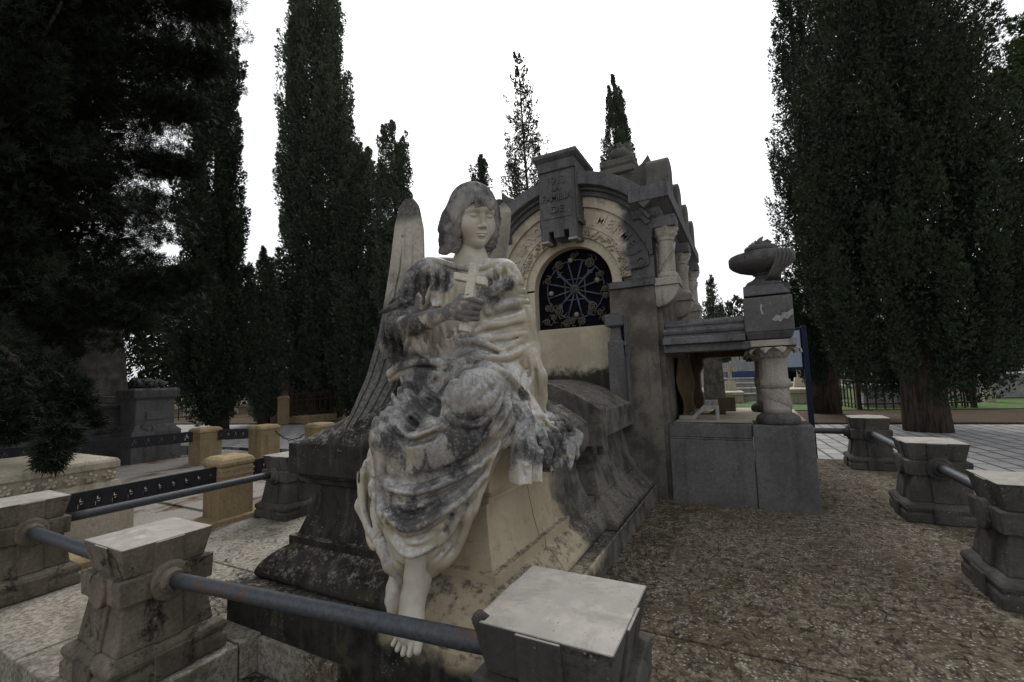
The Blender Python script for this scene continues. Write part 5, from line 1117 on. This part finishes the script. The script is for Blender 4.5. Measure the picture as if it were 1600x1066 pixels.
# girdle rolls
F_([(690, 548), (712, 536), (742, 532), (768, 542), (790, 555), (806, 550)], 0.017, roll=True); F_([(698, 560), (725, 548), (760, 552), (790, 566)], .010, .010)
F_([(830, 540), (812, 550), (790, 560), (770, 562), (745, 558), (715, 568), (690, 578)], 0.025, roll=True); F_([(690, 590), (712, 580), (740, 570), (768, 574), (790, 588), (806, 606), (820, 622)], 0.028, roll=True)
F_([(611, 584), (624, 574), (650, 566), (680, 566), (708, 572)], 0.027, roll=True); F_([(612, 592), (626, 584), (655, 580), (684, 588), (702, 582)], 0.021, roll=True); F_([(606, 592), (630, 579), (660, 573), (690, 576)], .007, .008, True)
F_([(696, 584), (720, 572), (745, 564), (775, 568), (798, 584)], .008, .009, True); F_([(690, 597), (714, 588), (742, 580), (768, 585), (788, 600)], .010, .012, True)
# lap: diagonal folds, the two V-shaped sags
F_([(627, 586), (636, 612), (650, 640), (668, 658), (682, 662)], .019, .012); F_([(648, 586), (660, 606), (680, 620), (700, 626)], .017, .012); F_([(656, 596), (672, 612), (694, 622)], .009, .010, True); F_([(640, 600), (650, 630), (668, 650)], .012, .014, True); F_([(662, 615), (676, 640), (690, 655)], .014, .018, True)
F_([(611, 655), (624, 668), (638, 685), (660, 678), (690, 666)], .013, .008); F_([(628, 682), (640, 694), (662, 686), (684, 674)], .012, .014, True)
F_([(730, 580), (733, 596), (728, 612)], .014, .012); F_([(704, 598), (718, 594)], .010, .010); F_([(722, 660), (738, 670), (752, 664), (764, 652)], .010, .010)
F_([(608, 616), (616, 630), (632, 640)], .012, .010); F_([(592, 640), (604, 652), (620, 658)], .010, .010); F_([(776, 606), (768, 624), (752, 640)], .012, .012); F_([(760, 590), (772, 600), (782, 616)], .010, .010)
F_([(800, 610), (794, 640), (775, 668), (752, 690), (738, 702)], .018, .010); F_([(790, 616), (784, 640), (764, 664), (742, 684)], .009, .010, True); F_([(806, 625), (802, 650), (784, 676), (762, 700)], .016, .010)
F_([(806, 655), (788, 690), (760, 720), (720, 745), (680, 762), (640, 772), (606, 764), (584, 742)], .017, .009); F_([(800, 640), (775, 690), (740, 715), (700, 735), (640, 752), (606, 745)], .016, .022, True)
F_([(782, 690), (760, 740), (725, 780), (690, 802), (650, 826), (628, 828), (604, 806), (586, 776)], .019, .009); F_([(765, 715), (730, 760), (690, 785), (650, 804), (625, 806), (604, 784)], .014, .020, True)
F_([(730, 800), (705, 830), (670, 858), (640, 868), (618, 852), (608, 838)], .012, .010); F_([(738, 790), (730, 825), (715, 862), (695, 890)], .014, .010); F_([(722, 815), (708, 845), (690, 860)], .009, .014, True)
F_([(586, 700), (592, 735), (604, 762)], .010, .010); F_([(590, 640), (584, 668), (582, 700)], .012, .012)
F_([(586, 780), (600, 812), (612, 845)], .012, .010); F_([(600, 838), (590, 852), (578, 862)], .010, .010)
F_([(560, 700), (558, 760), (570, 820)], .009, .010); F_([(575, 700), (572, 770), (584, 840)], .008, .010, True)
# finer secondary folds
for pts, r in (([(606, 600), (616, 622), (634, 640)], .011), ([(618, 594), (626, 620), (642, 645), (656, 660)], .012), ([(670, 590), (684, 606), (704, 612)], .011), ([(690, 640), (704, 650), (716, 668)], .011), ([(590, 660), (602, 676), (610, 700)], .012),
               ([(712, 610), (708, 632), (716, 655)], .011), ([(745, 584), (750, 600), (744, 618)], .009), ([(780, 600), (776, 622), (762, 642)], .011),
               ([(640, 850), (670, 846), (700, 828)], .011), ([(668, 872), (690, 850), (712, 820)], .010), ([(720, 780), (712, 810), (700, 832)], .011), ([(745, 760), (736, 790), (728, 815)], .010),
               ([(690, 505), (696, 525), (700, 545)], .010), ([(676, 512), (682, 535), (688, 556)], .010), ([(708, 512), (712, 526), (716, 538)], .009), ([(745, 500), (735, 515), (728, 530)], .009),
               ([(700, 440), (708, 462), (704, 478)], .010), ([(756, 440), (750, 455), (742, 466)], .010), ([(660, 520), (664, 540), (668, 556)], .008), ([(622, 520), (620, 540), (630, 558)], .010), ([(604, 505), (606, 530), (616, 552)], .010),
               ([(650, 462), (640, 470), (628, 474)], .009), ([(636, 440), (632, 456), (622, 470)], .010), ([(824, 530), (806, 534), (784, 548)], .010), ([(764, 500), (790, 498), (815, 488)], .008), ([(570, 700), (566, 760), (572, 820), (590, 856)], .012), ([(596, 700), (590, 760), (596, 840)], .012)):
    F_(pts, r)
for pts, r in (([(606, 604), (640, 590), (690, 602), (712, 592), (742, 584)], .012), ([(700, 604), (692, 630), (690, 655)], .013), ([(790, 640), (776, 664), (752, 684)], .012), ([(650, 480), (668, 500), (690, 500)], .008), ([(676, 500), (682, 520), (676, 560)], .010), ([(820, 440), (818, 470), (828, 510), (830, 545)], .008)):
    F_(pts, r, .01, True)
# overlapping hems: a thin rolled lip with a shadowed undercut below it
for pts, r in (([(806, 655), (788, 690), (760, 720), (720, 745), (680, 762), (640, 772), (606, 764), (584, 742)], .0105), ([(782, 690), (760, 740), (725, 780), (690, 802), (650, 826), (628, 828), (604, 806), (586, 776)], .0125), ([(611, 652), (624, 668), (638, 686), (660, 678), (694, 664)], .0085), ([(718, 656), (738, 669), (752, 664), (768, 648)], .008), ([(738, 702), (760, 676), (780, 650), (796, 616)], .009), ([(626, 586), (634, 612), (648, 640), (668, 660)], .010), ([(648, 586), (662, 606), (684, 622), (702, 626)], .010), ([(608, 838), (622, 862), (640, 872), (664, 862), (690, 842)], .008)):
    F_([(u+1, v+8) for u, v in pts], r*1.1, .01, True); F_(pts, r, roll=True)
# flutes of the mantle hanging over the corner of the tomb
X_, Y_, Z_ = [(np.arange(rb.n[k], dtype=np.float32)*rb.h+rb.lo[k]) for k in range(3)]
i0 = int((-.99-rb.lo[0])/rb.h); X_ = X_[i0:, None, None]; Y_ = Y_[None, :, None]; Z_ = Z_[None, None, :]
mk = np.clip((X_+.985)/.05, 0, 1)*np.clip((1.04-Z_)/.10, 0, 1)*np.clip((Y_-1.45)/.06, 0, 1)*np.clip((2.32-Y_)/.1, 0, 1)
ph = (Y_*1.25-.55*(Z_-.6)+.9*X_)*42+1.1*np.sin(Z_*14+Y_*6)
rb.a[i0:] += (mk*(.017*np.abs(np.sin(ph))**.8-.009)).astype(np.float32)
# sleeve folds
F_([(640, 462), (650, 480), (662, 504)], .012, .009); F_([(632, 462), (628, 474), (612, 480), (594, 489)], .011, .008); F_([(646, 470), (654, 488), (660, 500)], .007, .009, True); F_([(600, 492), (625, 490), (646, 488)], .010, .008); F_([(618, 480), (634, 480), (640, 487)], .010, .012, True)
F_([(655, 506), (668, 506), (670, 535), (671, 562)], .009, .008); F_([(648, 515), (658, 540), (669, 562)], .006, .008, True); F_([(640, 515), (634, 545), (632, 562)], .009, .009)
F_([(600, 515), (598, 540), (608, 560)], .010, .010); F_([(684, 512), (680, 535), (676, 560)], .010, .009)
# left sleeve
F_([(828, 556), (834, 580), (830, 605)], .009, .008); F_([(838, 560), (846, 590), (846, 620)], .010, .008); F_([(820, 560), (818, 580), (826, 570)], .008, .008); F_([(832, 565), (838, 600), (838, 625)], .006, .008, True); F_([(822, 575), (815, 595), (820, 610)], .010, .012, True)
F_([(806, 452), (824, 456)], .010, .010); F_([(812, 470), (828, 472)], .008, .01)
# falling mantle: valleys between its ridges
for pts in ([(800, 610), (812, 655), (818, 715), (818, 755)], [(812, 612), (832, 668), (845, 728)], [(822, 625), (846, 672), (860, 720)], [(840, 650), (868, 680), (880, 715)], [(850, 650), (880, 672), (896, 692)]): F_(pts, .013, .010, True)
for pts, r in (([(842, 648), (862, 664), (884, 690), (896, 702)], .010), ([(836, 655), (852, 676), (862, 704)], .009), ([(856, 656), (880, 676), (898, 690)], .008), ([(868, 700), (880, 720), (892, 728)], .008)): F_(pts, r, .008)
def hem(a, b, x0, x1, y0, y1):      # trims the hanging ends straight
    rb.put(lambda X, Y, Z: (Z-(a+(b-a)*(Y-y0)/(y1-y0)))+0*X, (x0, y0, .1), (x1, y1, max(a, b)), .004, True)
hz = [float(P(*q)[2]) for q in ((815, 758, 1.62), (845, 742, 1.72), (862, 736, 1.86))]
hem(hz[0], hz[0]+.01, -.93, -.70, 1.45, 1.70); hem(hz[1], hz[1]+.01, -.93, -.70, 1.70, 1.80); hem(hz[2], hz[2], -.93, -.7, 1.80, 1.99)
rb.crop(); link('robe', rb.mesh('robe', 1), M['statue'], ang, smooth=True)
# --- body (head, neck, forearm, hands, feet on one continuous figure under the cloth)
bd = Field((-2.0, 1.2, .05), (-.72, 2.75, 2.3), .0045)
HC = P(741, 337, 1.97)
dirc = np.array([CAMP[0]-HC[0], CAMP[1]-HC[1]]); dirc /= np.linalg.norm(dirc)
yw, pt, rl = R(25), R(-14), R(4)
vr = np.array([-dirc[1], dirc[0]]); fw2 = math.cos(yw)*dirc+math.sin(yw)*vr
FWD = np.array([fw2[0]*math.cos(pt), fw2[1]*math.cos(pt), math.sin(pt)]); RT = np.cross(np.array([0, 0, 1.]), FWD); RT /= np.linalg.norm(RT); UPV = np.cross(FWD, RT)
RT, UPV = math.cos(rl)*RT+math.sin(rl)*UPV, -math.sin(rl)*RT+math.cos(rl)*UPV
HS, US = 1.06, 1.16
def hl(u, v, w_): return HC+HS*(RT*u+UPV*v+FWD*w_)
AX = (RT, UPV, FWD)
hd = Field(HC-np.array([.27, .27, .36]), HC+np.array([.27, .27, .27]), .0026)
def E_(c, rad, k=.02, cut=False): hd.ell(hl(c[0]*US, c[1], c[2]), [rad[0]*HS*US, rad[1]*HS, rad[2]*HS], AX, k*HS, cut)
def K_(p, q, r, r2=None, k=.012, cut=False): hd.cap(hl(p[0]*US, p[1], p[2]), hl(q[0]*US, q[1], q[2]), r*HS, (r if r2 is None else r2)*HS, k*HS, cut)
def KL(pts, r, k, cut=False):
    for i in range(len(pts)-1): K_(pts[i], pts[i+1], r, r, k, cut)
E_((0, .050, -.022), (.092, .108, .112)); E_((0, -.035, .010), (.074, .118, .088), .03); E_((0, -.098, .030), (.047, .054, .056), .04)
E_((0, -.134, .064), (.021, .020, .020), .03)
for s in (-1, 1): E_((s*.041, -.050, .050), (.035, .046, .036), .035); K_((s*.012, .022, .089), (s*.056, .016, .068), .012, .010, .025)
for s in (-1, 1): E_((s*.036, -.010, .112), (.023, .014, .021), .022, True)
KL([(0, .022, .089), (0, -.015, .099), (0, -.048, .112)], .0078, .016); E_((0, -.057, .1135), (.0105, .0100, .0110), .010)
for s in (-1, 1):
    E_((s*.0350, -.0105, .0765), (.0205, .0140, .0165), .004)
    KL([(s*.015, -.003, .0925), (s*.024, .0035, .0965), (s*.036, .0050, .0955), (s*.047, .001, .0895), (s*.055, -.006, .082)], .0021, .004, True)
    KL([(s*.0165, -.0135, .0905), (s*.026, -.0175, .0935), (s*.036, -.0185, .0930), (s*.046, -.0165, .0880), (s*.054, -.012, .082)], .0024, .003, True)
    E_((s*.0120, -.0615, .102), (.0072, .0068, .0098), .007); E_((s*.0068, -.0690, .1085), (.0034, .0026, .005), .004, True)
    E_((s*.0075, -.0905, .0985), (.0135, .0050, .0085), .006)
E_((0, -.1030, .0985), (.0165, .0066, .0088), .008)
KL([(-.0245, -.0978, .0885), (-.014, -.0962, .1015), (-.006, -.0958, .1060), (0, -.0972, .1065), (.006, -.0958, .1060), (.014, -.0962, .1015), (.0245, -.0978, .0885)], .0017, .004, True)
E_((0, -.1165, .0985), (.017, .0045, .008), .014, True); K_((0, -.074, .1085), (0, -.084, .1055), .0022, None, .006, True)
hd.cap(hl(0, -.09, -.025), P(736, 412, 2.02), .060, .070, .03)
nk0, nk1 = hl(0, -.09, -.025), P(736, 410, 2.02); bd.cap(nk0, nk1, .063, .074, .03); bd.cap(nk1, P(736, 430, 2.04), .08, .13, .05)
# torso and limbs inside the cloth
bd.cap(P(736, 430, 2.04), P(735, 600, 2.03), .12, .12, .05); bd.cap(P(735, 600, 2.0), P(640, 690, 1.52), .08, .06, .03); bd.cap(P(735, 600, 2.0), P(738, 640, 1.57), .08, .06, .03)
bd.cap(P(738, 640, 1.57), P(652, 872, 1.44), .06, .042, .03); bd.cap(P(625, 700, 1.52), P(622, 880, 1.51), .06, .030, .03)
bd.cap(P(690, 435, 1.97), P(628, 508, 1.80), .06, .045, .03); bd.cap(P(785, 440, 2.1), P(828, 552, 2.15), .05, .04, .03)
# right forearm and the hand closed on the cross
bd.line([P(628, 508, 1.80), P(668, 500, 1.725), P(700, 489, 1.685)], [.045, .042, .031], .02)
bd.ell(P(716, 484, 1.672), (.036, .052, .024), None, .02); bd.cap(P(704, 481, 1.68), P(727, 474, 1.655), .024, .020, .02); bd.cap(P(704, 492, 1.68), P(726, 496, 1.655), .024, .018, .02)
for (a, b, c, r) in (((724, 471, 1.652), (740, 469, 1.632), (752, 472.5, 1.648), .0150), ((724, 480, 1.650), (738, 479, 1.630), (749, 481.5, 1.648), .0148), ((724, 489, 1.652), (736, 488.5, 1.634), (746, 490.5, 1.650), .0142), ((722, 497, 1.656), (736, 498, 1.642), (747, 498.5, 1.655), .0128)):
    bd.line([P(*a), P(*b), P(*c)], [r, r, r*.9], .004)
bd.line([P(712, 474, 1.70), P(722, 464, 1.715), P(733, 462, 1.71)], [.018, .016, .013], .008)
# left hand resting on the lid
bd.line([P(828, 552, 2.15), P(843, 620, 2.16), P(856, 640, 2.21)], [.04, .034, .030], .02)
bd.ell(P(864, 645, 2.24), (.042, .05, .026), None, .02)
for pts, r in (([(872, 641, 2.27), (888, 650, 2.32), (894, 662, 2.32)], .014), ([(868, 648, 2.24), (884, 660, 2.27), (888, 672, 2.27)], .014), ([(862, 654, 2.21), (876, 669, 2.22), (884, 682, 2.22)], .0135), ([(857, 655, 2.19), (868, 672, 2.18), (874, 684, 2.18)], .012), ([(858, 640, 2.23), (876, 636, 2.33), (888, 644, 2.36)], .014)):
    bd.line([P(*p) for p in pts], [r, r*.95, r*.75], .006)
# feet: one hangs in front, toes pointing down, the other tucked behind it
bd.line([P(652, 872, 1.44), P(647, 900, 1.425), P(646, 935, 1.40)], [.040, .034, .043], .03); bd.line([P(645, 935, 1.40), P(642, 968, 1.362), P(638, 992, 1.335)], [.044, .043, .036], .03)
bd.cap(P(660, 915, 1.45), P(664, 905, 1.46), .030, .028, .03); bd.line([P(628, 985, 1.345), P(654, 985, 1.335)], [.028, .028], .02)
for a, b, r in (((655, 1000, 1.325), (652, 1017, 1.305), .0165), ((645, 1003, 1.322), (640, 1022, 1.302), .0130), ((636, 1002, 1.325), (630, 1021, 1.306), .0122), ((629, 999, 1.330), (621, 1015, 1.312), .0115), ((622, 994, 1.336), (614, 1007, 1.320), .0105)):
    bd.cap(P(*a), P(*b), r, r*.92, .006)
for q in ((640, 935), (646, 950)): pass
bd.line([P(622, 880, 1.51), P(615, 918, 1.49), P(611, 940, 1.47)], [.027, .027, .026], .02); bd.line([P(611, 938, 1.46), P(613, 952, 1.45), P(614, 962, 1.44)], [.026, .02, .015], .01); bd.line([P(618, 925, 1.47), P(622, 945, 1.47)], [.02, .016], .01)
bd.crop(); hd.crop(); bm1, bm2 = bd.mesh('body', 1), hd.mesh('head', 1)
def arrs(me):
    v_ = np.empty(len(me.vertices)*3, np.float32); me.vertices.foreach_get('co', v_); f_ = np.empty(len(me.loops), np.int32); me.loops.foreach_get('vertex_index', f_); return v_.reshape(-1, 3), f_.reshape(-1, 4)
(v1, f1), (v2, f2) = arrs(bm1), arrs(bm2); bpy.data.meshes.remove(bm1); bpy.data.meshes.remove(bm2)
link('body', npmesh('body', np.concatenate([v1, v2]), np.concatenate([f1, f2+len(v1)])), M['skin'], ang, smooth=True)
# --- hair
hf = Field(HC-np.array([.30, .30, .34]), HC+np.array([.30, .30, .27]), .0036)
def he(c, rad, k=.015, cut=False): hf.ell(hl(*c), [q*HS for q in rad], AX, k*HS, cut)
def hk(p, q, r, r2=None, k=.012, cut=False): hf.cap(hl(*p), hl(*q), r*HS, (r if r2 is None else r2)*HS, k*HS, cut)
def hln(pts, r, k=.008, cut=False):
    r = r if hasattr(r, '__len__') else [r]*len(pts)
    for i in range(len(pts)-1): hk(pts[i], pts[i+1], r[i], r[i+1], k, cut)
he((0, .046, -.022), (.120, .118, .130)); he((0, -.03, -.080), (.112, .13, .075), .04)
# waves falling beside the face
hln([(-.112, .04, .005), (-.128, -.02, -.005), (-.140, -.065, -.01), (-.134, -.105, -.012), (-.140, -.145, -.015), (-.150, -.175, -.015)], [.030, .036, .036, .034, .034, .020], .03)
hln([(-.090, .03, .035), (-.098, -.03, .025), (-.100, -.08, .010), (-.102, -.13, .0), (-.098, -.17, -.01)], [.022, .026, .028, .030, .022], .02)
hln([(-.145, -.055, -.01), (-.166, -.075, -.012), (-.160, -.10, -.015)], [.02, .018, .012], .012)
hln([(-.120, -.15, -.01), (-.155, -.178, -.01), (-.176, -.186, -.012)], [.026, .020, .008], .015)
hln([(.108, .04, .010), (.116, -.02, .0), (.112, -.08, -.01), (.108, -.13, -.02), (.092, -.175, -.02)], [.026, .028, .026, .026, .016], .025)
hln([(.094, .03, .035), (.100, -.03, .025), (.096, -.085, .010), (.088, -.13, .0)], [.018, .018, .016, .012], .015)
hln([(.06, -.12, -.03), (.07, -.18, -.02), (.078, -.215, -.005)], [.03, .024, .010], .02)
rr = random.Random(6)
# strands: the surface is fluted by the angle round the head, waving on the way down
X_, Y_, Z_ = [np.arange(hf.n[k], dtype=np.float32)*hf.h+hf.lo[k] for k in range(3)]
q = [((X_-HC[0])*a_[0])[:, None, None]+((Y_-HC[1])*a_[1])[None, :, None]+((Z_-HC[2])*a_[2])[None, None, :] for a_ in AX]
u_, v_, w_ = [x/HS for x in q]; dn = np.clip((.03-v_)/.2, 0, 1); th = np.arctan2(u_+.012, w_+.04)
ph = 19*th+5.0*dn*np.sin(v_*34+2.5*np.sin(3*th))+1.4*np.sin(5*th+1)+2.2*np.sin(v_*20+4*th)
hf.a += (.0085*np.abs(np.sin(ph))**.8*(.55+.45*np.sin(7*th+v_*15)**2)*np.clip((.175-v_)/.05, .25, 1)).astype(np.float32)-.004
he((0, -.062, .094), (.080, .094, .072), .006, True); hk((-.058, .01, .085), (-.040, .058, .085), .016, .006, .006, True); hk((.014, .02, .10), (.012, .045, .10), .009, .004, .005, True)
hf.crop(); link('hair', hf.mesh('hair', 1), M['hair'], ang, smooth=True)
# --- cross
def plate(uvs, y0, th):
    q = [P(u, v, y) for u, v, y in uvs]; n_ = np.cross(q[1]-q[0], q[3]-q[0]); n_ /= np.linalg.norm(n_); n_ = n_ if n_@(CAMP-q[0]) > 0 else -n_
    return [tuple(p) for p in q], [tuple(p-n_*th) for p in q]
m = MB()
for uvs in ([(733.5, 410, 1.735), (745, 411.5, 1.735), (731, 518, 1.66), (715.5, 516, 1.66)], [(708.6, 424, 1.715), (759.2, 433, 1.735), (758.6, 445.5, 1.727), (708.6, 435.5, 1.707)]):
    a, b = plate(uvs, 0, .032); m.loop_stack([b, a])
m.build('cross', M['cross'], ang, bevel=.005)
# --- wings
def wing(name, L_, R__, y_of, th, feather):
    L_, R__ = np.array(L_, float), np.array(R__, float); nu, nv = 60, 150; t = np.linspace(0, 1, nv)
    def res(A):
        s_ = np.r_[0, np.cumsum(np.hypot(*np.diff(A, axis=0).T))]; q = np.stack([np.interp(t*s_[-1], s_, A[:, i]) for i in (0, 1)], 1)
        for _ in range(6): q[1:-1] = .5*q[1:-1]+.25*(q[:-2]+q[2:])
        return q
    l, r = res(L_), res(R__); front = np.zeros((nv, nu, 3)); back = front.copy()
    for j in range(nv):
        for i in range(nu):
            s_ = i/(nu-1); uv = l[j]*(1-s_)+r[j]*s_; p = P(uv[0], uv[1], y_of(t[j], s_)); d = (p-CAMP)/np.linalg.norm(p-CAMP)
            e = math.sqrt(max(0, 1-(2*s_-1)**2)); h = th*(.25+.75*e)*min(1, .4+5*min(t[j], 1-t[j])); h += feather(t[j], s_)
            front[j, i] = p-d*h*.6; back[j, i] = p+d*th*.55*(.3+.7*e)
    idx = np.arange(nv*nu).reshape(nv, nu); q = np.stack([idx[:-1, :-1], idx[1:, :-1], idx[1:, 1:], idx[:-1, 1:]], -1).reshape(-1, 4); o = nv*nu
    rim = np.r_[idx[0, :], idx[1:, -1], idx[-1, -2::-1], idx[-2:0:-1, 0]]; nx = np.roll(rim, -1); side = np.stack([rim, nx, nx+o, rim+o], 1)
    return link(name, npmesh(name, np.concatenate([front.reshape(-1, 3), back.reshape(-1, 3)]), np.concatenate([q, q[:, ::-1]+o, side])), M['wing'], ang, smooth=True)
def fe(t, s):
    v = 0.
    if t < .30: v += .010*math.exp(-((s-.75)/.16)**2)
    rows = 3 if t < .45 else 4
    x = (s*rows+.6*t) % 1; depth = np.clip((t-.16)/.1, 0, 1)
    v += depth*(.018*(x**.7)-.012*math.exp(-(x/.07)**2))
    if t < .5: z = (t*9+.4*s) % 1; v += .006*z
    v += .003*math.sin(s*70+t*8)*depth
    return v
wing('wing', [(634, 311), (625, 320), (617, 350), (610, 410), (602, 462), (592, 520), (572, 590), (548, 645), (527, 690), (527, 706)], [(645, 310), (655, 320), (663, 360), (664, 420), (650, 480), (640, 540), (622, 600), (600, 640), (566, 682), (546, 707)], lambda t, s: 2.16-.10*t-.40*max(0, t-.45)/.55+.03*s, .05, fe)
wing('wing', [(786, 316), (776, 326), (764, 372), (758, 410), (752, 470)], [(790, 317), (799, 330), (797, 362), (792, 405), (790, 470)], lambda t, s: 2.30-.05*t, .045, lambda t, s: .006*math.exp(-((s-.4)/.2)**2)+.004*math.sin(s*14+t*3))
